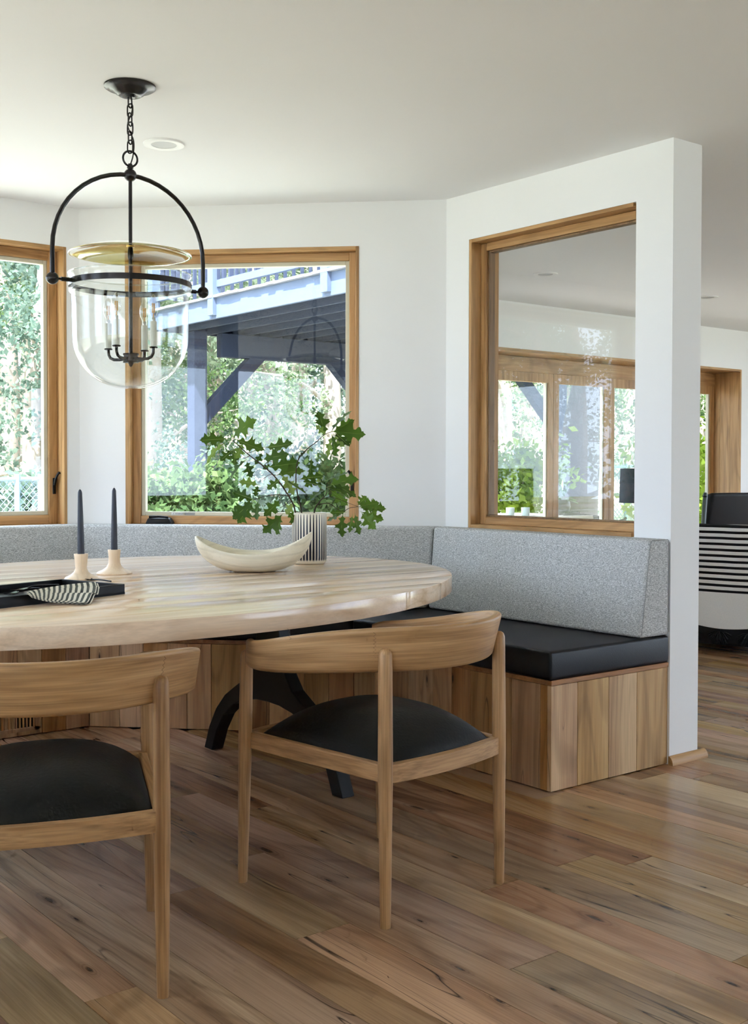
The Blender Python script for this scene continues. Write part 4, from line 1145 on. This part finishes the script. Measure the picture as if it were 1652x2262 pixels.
# local x along the sofa, local y towards the seat (left-handed turn: check sign)
ys_ = 1 if Vector((-sdir.y, sdir.x)).dot(sn) > 0 else -1
def sbox(x0, x1, y0, y1, z0, z1):
    return MB().box(x0, x1, min(y0 * ys_, y1 * ys_), max(y0 * ys_, y1 * ys_), z0, z1)
sbox(-0.6, 1.5, 0.03, 0.92, 0.045, 0.30).build('base', SOFA, sofa, bevel=0.02, seg=3, smooth=50)
sbox(-0.6, 1.5, 0.03, 0.24, 0.30, 0.785).build('backrest', SOFA, sofa, bevel=0.04, seg=4, smooth=50)
for a, b in ((-0.44, 0.445), (0.455, 1.34)):
    sbox(a, b, 0.25, 0.93, 0.302, 0.45).build('seat_cushion', SOFA, sofa, bevel=0.04, seg=4, smooth=50)
for a, b in ((-0.6, -0.45), (1.35, 1.5)):
    sbox(a, b, 0.245, 0.92, 0.302, 0.60).build('arm', SOFA, sofa, bevel=0.03, seg=4, smooth=50)
for a in (-0.55, 1.45):
    for c in (0.10, 0.85):
        MB().lathe([(0.018, 0), (0.025, 0.046)], 12, (a, c * ys_, 0)).build('leg', BLACK_METAL, sofa)
def mat_throw():
    t = NT('striped_throw')
    c = t.coord()
    sp_ = t.n.new('ShaderNodeSeparateXYZ'); t.l.new(c, sp_.inputs[0])
    z = t.math('ADD', sp_.outputs[2], t.math('MULTIPLY', t.noise(c, 3.0, 2.0), 0.008))
    ph = t.math('FRACT', t.math('DIVIDE', t.math('SUBTRACT', z, 0.388), 0.0372))
    s = t.maprange(ph, 0.42, 0.46, 1.0, 0.0)
    s = t.math('MULTIPLY', s, t.maprange(z, 0.386, 0.390))
    th = t.noise(t.vscale(c, (160, 160, 420)), 1.0, 2.0)
    colr = t.mix(s, t.mix(th, srgb(224, 224, 222), srgb(246, 246, 243)), srgb(30, 30, 34))
    t.principled(colr, 0.95, 0, 0.1, t.bump(th, 0.3, 0.001))
    return t.m
throw = thing('throw_blanket', 'white throw with black stripes and black tassels over the sofa back', 'blanket', (6.185, 4.478, 0), ang)
def thr(off):
    def fn(u, v):
        x = -0.50 + 1.7 * u
        wav = 0.006 * math.sin(x * 9) + 0.004 * math.sin(x * 23 + 1)
        zb = 0.165 - 0.010 * math.sin(x * 11)
        if v < 0.75:
            k = v / 0.75
            z = zb + (0.775 - zb) * k
            y = 0.012 - wav * (1 - k) - 0.010 * (1 - k) * (0.5 + 0.5 * math.sin(x * 14))
        else:
            k = (v - 0.75) / 0.25
            a = k * PI
            y = 0.135 - 0.123 * math.cos(a)
            z = 0.775 + 0.030 * math.sin(a) ** 0.5 if 0 < k < 1 else 0.775
            if k > 0.8: z -= (k - 0.8) * 0.9
        return (x, (y - off) * ys_, z + (off if v > 0.75 else 0))
    return fn
MB().grid(thr(0.0), 60, 40).grid(thr(0.004), 60, 40).build('cloth', mat_throw(), throw, smooth=60, fixn=False)
TASSEL = mat_plain('black_tassel', (0.008, 0.008, 0.010, 1), 0.95)
random.seed(8)
for x in (-0.42, -0.24, -0.06, 0.12, 0.30, 0.48, 0.66, 0.84, 1.02, 1.18):
    mb = MB()
    mb.tube([(x, 0.004 * ys_, 0.18), (x, 0.002 * ys_, 0.13)], 0.004, 6)
    for k in range(60):
        a = random.uniform(0, 2 * PI); b = random.uniform(-0.2, 1.4)
        d = Vector((math.cos(a) * math.sin(b + .3), -abs(math.sin(a)) * math.sin(b + .3) * 0.8 * ys_, -math.cos(b) * 1.1))
        c0 = Vector((x, -0.004 * ys_, 0.135))
        mb.tube([c0, c0 + d * 0.035 + Vector((0, 0, 0.006)), c0 + d * 0.072], [0.006, 0.006, 0.004], 5)
    mb.build('tassel', TASSEL, throw)

# black leather lounge chair beyond the sofa
arm = thing('lounge_chair', 'black leather lounge chair with slanted poles beyond the sofa', 'armchair', (7.89, 5.50, 0), R(-14))
POLE = mat_plain('dark_green_pole', srgb(70, 78, 72), 0.35)
for s in (-1, 1):
    MB().tube([(s * 0.33, -0.10, 0.30), (s * 0.365, -0.20, 0.97), (s * 0.365, -0.201, 0.985)], [0.018, 0.018, 0.010], 12).build('pole', POLE, arm, smooth=50)
    MB().tube([(s * 0.365, -0.196, 0.952), (s * 0.366, -0.1975, 0.962)], 0.0195, 12).build('pole_band', BLACK_METAL, arm, smooth=50)
    MB().box(s * 0.36 - 0.02, s * 0.36 + 0.02, -0.12, 0.58, 0.52, 0.55).build('arm_rest', BLACK_METAL, arm, bevel=0.006)
    for y in (-0.05, 0.55):
        MB().tube([(s * 0.34, y, 0), (s * 0.34, y, 0.53)], 0.015, 10).build('leg', BLACK_METAL, arm, smooth=50)
MB().hexa([(-0.30, -0.05, 0.40), (0.30, -0.05, 0.40), (0.30, 0.04, 0.40), (-0.30, 0.04, 0.40)], [(-0.295, -0.20, 0.985), (0.295, -0.20, 0.985), (0.295, -0.11, 0.975), (-0.295, -0.11, 0.975)]).build('back_cushion', BLACK_LEATHER, arm, bevel=0.035, seg=5, smooth=60)
MB().box(-0.30, 0.30, 0.0, 0.60, 0.30, 0.42).build('seat_cushion', BLACK_LEATHER, arm, bevel=0.03, seg=4, smooth=60)

# floor lamp behind the interior window
lamp = thing('floor_lamp', 'floor lamp with a dark grey drum shade seen through the interior window', 'lamp', (7.345, 5.9, 0))
SHADE = mat_plain('dark_shade', srgb(58, 68, 78), 0.8)
MB().lathe([(0.168, 0.897), (0.160, 1.169), (0.157, 1.169), (0.165, 0.897)], 48, closed=True).build('shade', SHADE, lamp, smooth=40)
MB().tube([(0, 0, 0.02), (0, 0, 1.17)], 0.010, 10).build('pole', BLACK_METAL, lamp, smooth=40)
sp2 = MB()
for k in range(3):
    a = 2 * PI * k / 3
    sp2.tube([(0, 0, 1.16), (0.158 * math.cos(a), 0.158 * math.sin(a), 1.165)], 0.002, 6)
sp2.build('shade_spider', BLACK_METAL, lamp)
MB().lathe([(1e-5, 0), (0.13, 0), (0.13, 0.012), (0.02, 0.022), (1e-5, 0.022)], 32).build('base', BLACK_METAL, lamp, smooth=40)

# ================================================================== OUTSIDE
def terrain(x, y):
    s = 0.619 * x + 0.7855 * y
    t = max(0.0, s - 11.5)
    return -0.10 + 0.085 * t * t / (t + 4.0) + 0.05 * math.sin(x * 0.7) * min(1, t / 6) + 0.04 * math.sin(y * 0.9 + x * 0.3) * min(1, t / 6)
def mat_ground():
    t = NT('leaf_litter')
    c = t.coord()
    a = t.noise(c, 1.3, 1.0, 0.6)
    b = t.noise(c, 14.0, 1.0, 0.7)
    colr = t.mix(t.maprange(a, 0.42, 0.6), srgb(206, 200, 188), srgb(150, 160, 122))
    colr = t.mix(t.maprange(b, 0.40, 0.62), t.mix(0.5, colr, srgb(150, 142, 126)), colr)
    d = t.n.new('ShaderNodeBsdfDiffuse'); t.l.new(colr, d.inputs[0]); t.l.new(d.outputs[0], t.out.inputs[0])
    return t.m
N = 60
tm = MB().grid(lambda u, v: (-25 + 100 * u, -25 + 100 * v, terrain(-25 + 100 * u, -25 + 100 * v) - (0.12 if (-3.6 < -25 + 100 * u < 11.5 and -4.2 < -25 + 100 * v < 7.2) else 0)), N, N)
gd = tm.build('ground', mat_ground(), smooth=60)
tag(gd, 'pale sloping garden ground covered in leaf litter', kind='structure')

# deck above the garden, on posts
DKX, DKY1 = 6.813, 13.20
deck = thing('raised_deck', 'blue-grey painted timber deck with railing raised on posts outside the windows', 'deck', (DKX, 12.875, 0))
DKB = mat_plain('deck_paint_shaded', srgb(50, 57, 74), 0.8, spec=0.2)  # deck paint with the shade under the deck put into its colour
DKF = mat_plain('deck_paint_lit', srgb(86, 98, 118), 0.7, spec=0.3)  # same deck paint in a paler tone for the sunlit fascia side
DKD = mat_plain('weathered_deck_board', srgb(125, 128, 135), 0.8)
oy = 12.875
def dk(mb, name, mat): return mb.build(name, mat, deck)
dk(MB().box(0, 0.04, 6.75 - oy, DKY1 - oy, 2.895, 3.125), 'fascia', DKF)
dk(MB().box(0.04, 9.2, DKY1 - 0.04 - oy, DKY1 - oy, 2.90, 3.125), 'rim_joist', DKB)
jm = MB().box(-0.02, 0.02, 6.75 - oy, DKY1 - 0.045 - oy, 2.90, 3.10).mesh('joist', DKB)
for k in range(22):
    ob = bpy.data.objects.new('joist', jm); COL.objects.link(ob); ob.parent = deck; ob.location = (0.40 + 0.40 * k, 0, 0)
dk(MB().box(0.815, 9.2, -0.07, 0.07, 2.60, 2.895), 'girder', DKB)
bmh = MB().box(-0.05, 9.2, -0.069, 0.069, 3.127, 3.155).mesh('deck_board', DKD)
y = 6.83
while y < DKY1:
    ob = bpy.data.objects.new('deck_board', bmh); COL.objects.link(ob); ob.parent = deck
    ob.location = (random.uniform(-0.012, 0.012), y - oy, 0); y += 0.142
for px_, (l, r_) in zip((7.30, 10.32, 13.95), ((0, 1), (1, 1), (1, 1))):
    x = px_ - DKX
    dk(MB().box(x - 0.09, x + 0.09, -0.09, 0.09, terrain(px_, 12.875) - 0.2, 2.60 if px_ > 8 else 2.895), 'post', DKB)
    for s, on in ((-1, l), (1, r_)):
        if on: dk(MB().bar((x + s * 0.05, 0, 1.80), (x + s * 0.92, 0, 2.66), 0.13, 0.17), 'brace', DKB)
# railing on the fascia side
for yy in (7.2, 9.4, 11.63, 13.1):
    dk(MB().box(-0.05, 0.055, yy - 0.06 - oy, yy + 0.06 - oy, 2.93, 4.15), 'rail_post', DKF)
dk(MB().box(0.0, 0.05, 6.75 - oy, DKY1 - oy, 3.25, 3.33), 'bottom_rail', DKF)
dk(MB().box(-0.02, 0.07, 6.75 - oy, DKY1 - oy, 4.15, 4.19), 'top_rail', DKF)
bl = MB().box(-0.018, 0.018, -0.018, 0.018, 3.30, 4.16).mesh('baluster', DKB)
y = 6.85
while y < DKY1:
    ob = bpy.data.objects.new('baluster', bl); COL.objects.link(ob); ob.parent = deck; ob.location = (0.025, y - oy, 0); y += 0.135
# far railing
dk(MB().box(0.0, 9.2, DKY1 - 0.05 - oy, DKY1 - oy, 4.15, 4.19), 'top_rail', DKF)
x = 0.2
while x < 9.0:
    ob = bpy.data.objects.new('baluster', bl); COL.objects.link(ob); ob.parent = deck; ob.location = (x, DKY1 - 0.03 - oy, 0); x += 0.14

# ------------------------------------------------------------------ trees
import numpy as np
def leaf_mesh(name, blobs, n, size, mat, seed, flat=0.5):
    """a crown: n small folded leaves scattered through overlapping clumps"""
    rng = np.random.default_rng(seed)
    bl = np.array(blobs, float)
    wts = bl[:, 3] ** 2; wts /= wts.sum()
    idx = rng.choice(len(bl), n, p=wts)
    d = rng.normal(size=(n, 3)); d /= np.linalg.norm(d, axis=1)[:, None]
    rad = rng.random(n) ** 0.45
    P = bl[idx, :3] + d * (bl[idx, 3] * rad)[:, None] * np.array([1, 1, 0.8])
    # pull leaves into small sprays
    k = max(8, n // 26)
    cen = P[rng.choice(n, k)]
    pick = rng.integers(0, k, n)
    P = np.where(rng.random(n)[:, None] < 0.8, cen[pick] + rng.normal(scale=size * 1.7, size=(n, 3)), P)
    a = rng.normal(size=(n, 3)); a /= np.linalg.norm(a, axis=1)[:, None]
    up_ = rng.normal(size=(n, 3)) * 0.8 + np.array([0, 0, flat])
    b = np.cross(up_, a); b /= np.linalg.norm(b, axis=1)[:, None]
    nn = np.cross(a, b)
    s = size * rng.uniform(0.6, 1.3, n)
    a *= s[:, None]; b *= (s * 0.62)[:, None]
    V = np.empty((n, 4, 3))
    V[:, 0] = P - a; V[:, 1] = P + b * 0.9 + nn * (s * 0.15)[:, None]; V[:, 2] = P + a; V[:, 3] = P - b * 0.9 + nn * (s * 0.15)[:, None]
    me = bpy.data.meshes.new(name)
    me.vertices.add(4 * n); me.vertices.foreach_set('co', V.reshape(-1))
    me.loops.add(4 * n); me.loops.foreach_set('vertex_index', np.arange(4 * n, dtype=np.int32))
    me.polygons.add(n); me.polygons.foreach_set('loop_start', np.arange(0, 4 * n, 4, dtype=np.int32))
    me.update(calc_edges=True)
    me.materials.append(mat)
    return me
LV = [mat_leaf('foliage_blue_green', srgb(84, 104, 90), srgb(122, 140, 122), 0.5), mat_leaf('foliage_pale', srgb(114, 128, 100), srgb(152, 164, 134), 0.5),
      mat_leaf('foliage_green', srgb(70, 94, 58), srgb(106, 128, 80), 0.5), mat_leaf('foliage_yellow_green', srgb(128, 158, 46), srgb(166, 188, 76), 0.5)]
BARK = mat_plain('pale_bark', srgb(150, 138, 124), 0.9, bump=0.6, bscale=18)
def make_tree(seed, mat, height, lean=0.0, nl=15000, low=1.0, rad=2.6, trunk_r=0.14, size=0.048, bark=None):
    rnd = random.Random(seed)
    t = thing('tree', '', 'tree')
    pts = catmull([(0, 0, -0.4), (lean * 0.15 + rnd.uniform(-.1, .1), 0, height * 0.25), (lean * 0.55, rnd.uniform(-.15, .15), height * 0.5), (lean, rnd.uniform(-.2, .2), height * 0.8), (lean * 1.1, 0, height)], 5)
    rs = [trunk_r * (1.25 - 1.05 * i / (len(pts) - 1)) for i in range(len(pts))]
    MB().tube(pts, rs, 12).build('trunk', bark or BARK, t, smooth=60)
    blobs = []
    for k in range(11):
        h0 = low + (height - low) * (k + 0.5) / 11
        i = min(int(h0 / height * (len(pts) - 1)), len(pts) - 1)
        a = rnd.uniform(0, 2 * PI); L = rad * rnd.uniform(0.45, 0.9) * (1.0 if h0 < height * 0.7 else 0.6)
        tip = pts[i] + Vector((math.cos(a) * L, math.sin(a) * L, rnd.uniform(0.1, 0.7)))
        mid = pts[i].lerp(tip, 0.5) + Vector((0, 0, 0.15))
        MB().tube(catmull([pts[i], mid, tip], 4), [rs[i] * 0.35 * (1 - 0.8 * q / 8) for q in range(9)], 6).build('branch', BARK, t, smooth=60)
        blobs.append((tip.x, tip.y, tip.z, rad * rnd.uniform(0.38, 0.6)))
        blobs.append((mid.x, mid.y, mid.z + 0.2, rad * rnd.uniform(0.25, 0.4)))
    ob = bpy.data.objects.new('crown', leaf_mesh('crown', blobs, nl, size, mat, seed)); COL.objects.link(ob); ob.parent = t; ob['kind'] = 'stuff'
    return t
protos = [make_tree(1, LV[0], 8.5, 0.3, low=0.9), make_tree(2, LV[1], 9.5, -0.4, low=1.0, rad=2.9), make_tree(3, LV[2], 7.5, 0.2, low=0.7), make_tree(4, LV[1], 8.0, 0.5, low=1.2)]
used = [False] * 4
ORD = ['first', 'second', 'third', 'fourth', 'fifth', 'sixth', 'seventh', 'eighth', 'ninth', 'tenth', 'eleventh']
def put_tree(k, x, y, s, rz, label, group):
    o = protos[k] if not used[k] else copy_tree(protos[k])
    used[k] = True
    o.location = (x, y, terrain(x, y)); o.rotation_euler = (0, 0, rz); o.scale = (s, s, s)
    tag(o, label, 'tree', group)
def garden(k, d):
    """garden position: d metres out along the house's diagonal, k metres sideways per metre"""
    return (0.619 + 0.7855 * k) * d, (0.7855 - 0.619 * k) * d
random.seed(17)
# (sideways slope, distance, kind, size): woods behind each window
for grp, txt, lst in (('woodland trees beyond the left window', 'pale woodland tree beyond the left window', [(-0.355, 17, 0, 1.0), (-0.316, 21, 1, 1.1), (-0.294, 15.5, 0, 0.9), (-0.280, 27, 3, 1.3), (-0.327, 31, 1, 1.5), (-0.300, 36, 0, 1.7)]),
                      ('woodland trees beyond the diagonal window', 'pale woodland tree beyond the diagonal window', [(-0.190, 18, 2, 0.9), (-0.167, 27, 1, 1.3), (-0.139, 22, 0, 1.1), (-0.110, 30, 1, 1.5), (-0.088, 21, 3, 1.0), (-0.063, 26, 0, 1.25), (-0.038, 20, 1, 1.0), (-0.018, 31, 3, 1.5), (-0.128, 40, 1, 1.9), (-0.073, 40, 0, 1.9), (-0.171, 41, 0, 1.9)]),
                      ('woodland trees beyond the glazed doors', 'green woodland tree beyond the living room doors', [(0.111, 23, 1, 1.0), (0.135, 30, 2, 1.4), (0.162, 26, 3, 1.2), (0.197, 31, 1, 1.5), (0.223, 23, 1, 1.0), (0.252, 27, 2, 1.2), (0.285, 22, 2, 1.0), (0.311, 28, 3, 1.3), (0.182, 42, 0, 1.9), (0.127, 43, 1, 1.9)])):
    lst.sort(key=lambda q: q[0])
    for i, (sl, d, k, s) in enumerate(lst):
        x, y = garden(sl, d)
        put_tree(k, x, y, s, random.uniform(0, 6.28), '%s, %s from the left' % (txt, ORD[i]), grp)
for i, (x, y, k, s) in enumerate([(-4.5, 11.5, 0, 0.8), (-7.5, 13.5, 1, 1.0), (-6.0, 16.5, 2, 1.1), (-10.5, 17.0, 0, 1.2), (-3.0, 14.5, 1, 0.9), (-13.0, 20.0, 3, 1.4), (-9.0, 23.0, 1, 1.5)]):
    put_tree(k, x, y, s, random.uniform(0, 6.28), 'woodland tree mirrored in the interior window, %s in the row' % ORD[i], 'woodland trees left of the house')
# the thick leaning trunk outside the doors
bt = make_tree(9, LV[3], 7.0, 1.1, nl=7000, low=2.5, rad=2.6, trunk_r=0.26, size=0.07, bark=mat_plain('grey_bark', srgb(92, 84, 74), 0.9, bump=0.6, bscale=18))
x, y = garden(0.171, 15.5)
bt.location = (x, y, terrain(x, y)); bt.rotation_euler = (0, 0, R(-38)); bt['label'] = 'thick leaning tree trunk with bright leaves outside the glazed doors'

# shrubs
def shrub(x, y, r_, hgt, mat, label, n=2600, size=0.055, seed=1):
    t = thing('shrub', label, 'shrub', (x, y, terrain(x, y)), group='garden shrubs')
    rnd = random.Random(seed)
    blobs = [(rnd.uniform(-.6, .6) * r_, rnd.uniform(-.6, .6) * r_, hgt * rnd.uniform(0.2, 0.75), r_ * rnd.uniform(0.4, 0.6)) for _ in range(9)]
    mb = MB()
    for bx, by, bz, b_ in blobs: mb.tube([(0, 0, -0.1), (bx * 0.5, by * 0.5, bz * 0.6), (bx, by, bz)], [0.02, 0.014, 0.006], 6)
    mb.build('stems', BARK, t)
    ob = bpy.data.objects.new('foliage', leaf_mesh('foliage', blobs, n, size, mat, seed)); COL.objects.link(ob); ob.parent = t; ob['kind'] = 'stuff'
for i, (sl, d, r_, hg, k, lab) in enumerate([(-0.181, 13.2, 0.75, 1.35, 2, 'leafy green shrub at the lower left of the diagonal window'), (-0.126, 14.0, 0.9, 1.45, 2, 'leafy green shrub behind the oak branches, right of the deck post'),
                                          (-0.088, 15.0, 1.0, 1.5, 0, 'blue-green shrub behind the vase outside the diagonal window'), (-0.042, 14.5, 0.9, 1.4, 2, 'green shrub at the lower right of the diagonal window'),
                                          (0.121, 14.0, 0.75, 1.65, 3, 'bright yellow-green shrub outside the living room doors'), (-0.300, 13.0, 0.8, 1.4, 0, 'blue-green shrub at the foot of the left window'), (0.287, 13.0, 0.8, 1.9, 3, 'bright green shrub beyond the column edge')]):
    x, y = garden(sl, d)
    shrub(x, y, r_, hg, LV[k], lab, seed=30 + i)

# garden rocks outside the doors
ROCK = mat_plain('pale_rock', srgb(206, 202, 194), 0.9, bump=0.5, bscale=9)
random.seed(40)
RL = ['large', 'small', 'flat', 'rounded', 'low', 'broad', 'pointed', 'narrow', 'squat', 'smooth']
for i in range(10):
    x, y = garden(0.1026 + i * 0.0047 + random.uniform(-0.002, 0.002), 11.2 + (i % 4) * 0.45)
    bm = bmesh.new(); bmesh.ops.create_icosphere(bm, subdivisions=2, radius=1.0)
    sx, sy, sz = random.uniform(.16, .34), random.uniform(.16, .30), random.uniform(.10, .22)
    for v in bm.verts:
        f_ = 1 + random.uniform(-0.14, 0.14)
        v.co = Vector((v.co.x * sx * f_, v.co.y * sy * f_, v.co.z * sz * f_))
    me = bpy.data.meshes.new('rock'); bm.to_mesh(me); bm.free(); me.materials.append(ROCK)
    ob = bpy.data.objects.new('rock', me); COL.objects.link(ob)
    ob.location = (x, y, terrain(x, y) + sz * 0.5 + (i % 3) * 0.10)
    tag(ob, '%s pale garden rock, %s from the left outside the glazed doors' % (RL[i], ORD[i]), 'rock', 'pale rocks in the garden bank')

# chain-link fences
def fence(p0, p1, hgt, mat, label, posts=3):
    a, b = Vector((*p0, terrain(*p0))), Vector((*p1, terrain(*p1)))
    t = thing('chain_link_fence', label, 'fence', a)
    d = b - a; L = d.length
    for k in range(posts):
        q = d * (k / (posts - 1))
        MB().tube([q + Vector((0, 0, -0.3)), q + Vector((0, 0, hgt + 0.05))], 0.03, 10).build('post', mat, t, smooth=60)
    MB().tube([Vector((0, 0, hgt)), d + Vector((0, 0, hgt))], 0.022, 8).build('top_rail', mat, t, smooth=60)
    mb = MB(); s = 0.0; st = 0.075
    ax = d.normalized()
    n_ = int(L / st)
    for k in range(-int(hgt / st), n_):
        for sg in (1, -1):
            x0 = k * st; x1 = x0 + hgt
            z0, z1 = (0, hgt) if sg > 0 else (hgt, 0)
            lo, hi = max(0, x0), min(L, x1)
            if hi <= lo: continue
            f0, f1 = (lo - x0) / hgt, (hi - x0) / hgt
            A = ax * lo + Vector((0, 0, z0 + (z1 - z0) * f0)); B = ax * hi + Vector((0, 0, z0 + (z1 - z0) * f1))
            mb.tube([A, B], 0.0035, 3, cap=False)
    ob = mb.build('wire_mesh', mat, t, fixn=False); ob['kind'] = 'stuff'
FB = mat_plain('blue_fence', srgb(120, 140, 160), 0.5)
FG = mat_plain('green_fence', srgb(120, 160, 140), 0.5)
fence(garden(-0.351, 11.6), garden(-0.269, 12.4), 1.15, FB, 'blue-grey chain-link fence at the foot of the left window', 5)
fence(garden(0.180, 17.5), garden(0.319, 19.5), 0.95, FG, 'green chain-link fence in the garden outside the doors', 5)

# patio with an outdoor table
pat = MB().box(5.6, 12.0, 6.64, 11.0, -0.11, -0.045).build('patio', mat_plain('patio_stone', srgb(196, 190, 180), 0.85))
tag(pat, 'pale stone patio outside the glazed doors', kind='structure')
ot = thing('outdoor_table', 'pale wooden outdoor table on the patio beyond the doors', 'table', (7.45, 7.55, -0.045))
OTW = mat_wood('outdoor_table_wood', (srgb(196, 186, 168), srgb(216, 208, 192), srgb(228, 222, 210)), axis=0, across=12, along=1.0)
for k in range(6):
    MB().box(-0.78, 0.72, -0.45 + k * 0.152, -0.45 + k * 0.152 + 0.147, 0.745, 0.785).build('slat', OTW, ot, bevel=0.003)
for a in (-0.7, 0.62):
    for c in (-0.38, 0.38): MB().box(a, a + 0.07, c - 0.035, c + 0.035, 0.0, 0.745).build('leg', OTW, ot)
MB().box(-0.7, 0.69, -0.39, -0.36, 0.66, 0.744).build('apron', OTW, ot)
MB().box(-0.7, 0.69, 0.36, 0.39, 0.66, 0.744).build('apron', OTW, ot)
CUP = mat_plain('pale_green_cup', srgb(190, 204, 196), 0.35)
for i, (x, y, lab) in enumerate(((7.445, 7.455, 'pale cup on the outdoor table, left of the pair'), (7.605, 7.42, 'pale cup on the outdoor table, right of the pair'))):
    c = MB().lathe([(1e-5, 0), (0.034, 0), (0.038, 0.01), (0.039, 0.075), (0.036, 0.075), (0.034, 0.012), (1e-5, 0.010)], 24).build('cup', CUP, smooth=40)
    c.location = (x, y, 0.741)
    tag(c, lab, 'cup', 'cups on the outdoor table')
pot = thing('potted_plant', 'spiky green plant in a dark round pot on the outdoor table', 'plant', (8.00, 7.36, 0.741))
MB().lathe([(1e-5, 0), (0.055, 0), (0.085, 0.03), (0.098, 0.075), (0.090, 0.12), (0.070, 0.145), (0.064, 0.145), (0.06, 0.12), (1e-5, 0.12)], 32).build('pot', mat_plain('dark_pot', srgb(40, 44, 50), 0.4), pot, smooth=40)
random.seed(77)
PL = mat_leaf('plant_leaf', srgb(70, 110, 70), srgb(120, 150, 100), 0.3)
for k in range(16):
    a = random.uniform(0, 2 * PI); l = random.uniform(0.14, 0.26); e_ = random.uniform(0.3, 1.2)
    ca, sa = math.cos(a), math.sin(a)
    def fn(u, v):
        r_ = u * l * math.cos(e_) ; z = 0.11 + u * l * math.sin(e_) - 0.10 * u * u * (1.2 - e_)
        wv = 0.016 * math.sin(PI * min(1, u * 0.95 + 0.05)) * (2 * v - 1)
        return (ca * r_ - sa * wv, sa * r_ + ca * wv, z + 0.006 * abs(2 * v - 1))
    MB().grid(fn, 8, 2).build('leaf', PL, pot, smooth=60, fixn=False)
def patio_chair(x, y, rz, label):
    t = thing('patio_chair', label, 'chair', (x, y, -0.045), rz, 'black patio chairs')
    MB().lathe([(1e-5, 0.43), (0.24, 0.43), (0.25, 0.45), (0.24, 0.47), (1e-5, 0.475)], 28).build('seat', BLACK_METAL, t, smooth=40)
    for k in range(4):
        a = PI / 4 + k * PI / 2
        MB().tube([(0.26 * math.cos(a), 0.26 * math.sin(a), 0), (0.2 * math.cos(a), 0.2 * math.sin(a), 0.44)], 0.012, 8).build('leg', BLACK_METAL, t, smooth=50)
    arc = [(0.27 * math.cos(a), 0.27 * math.sin(a), 0.80 - 0.12 * (1 - abs(math.sin(a / 2 + PI / 4)))) for a in [-2.0 - 0.0 + k * (PI + 0.9) / 20 - PI / 2 + 0.97 for k in range(21)]]
    MB().tube(arc, 0.014, 8).build('back_hoop', BLACK_METAL, t, smooth=50)
    for q in arc[::1]:
        MB().tube([q, (q[0] * 0.86, q[1] * 0.86, 0.45)], 0.005, 6).build('back_cord', BLACK_METAL, t)
patio_chair(8.62, 7.45, R(100), 'black corded patio chair at the right end of the outdoor table')
patio_chair(7.95, 6.95, R(20), 'black corded patio chair in front of the outdoor table')
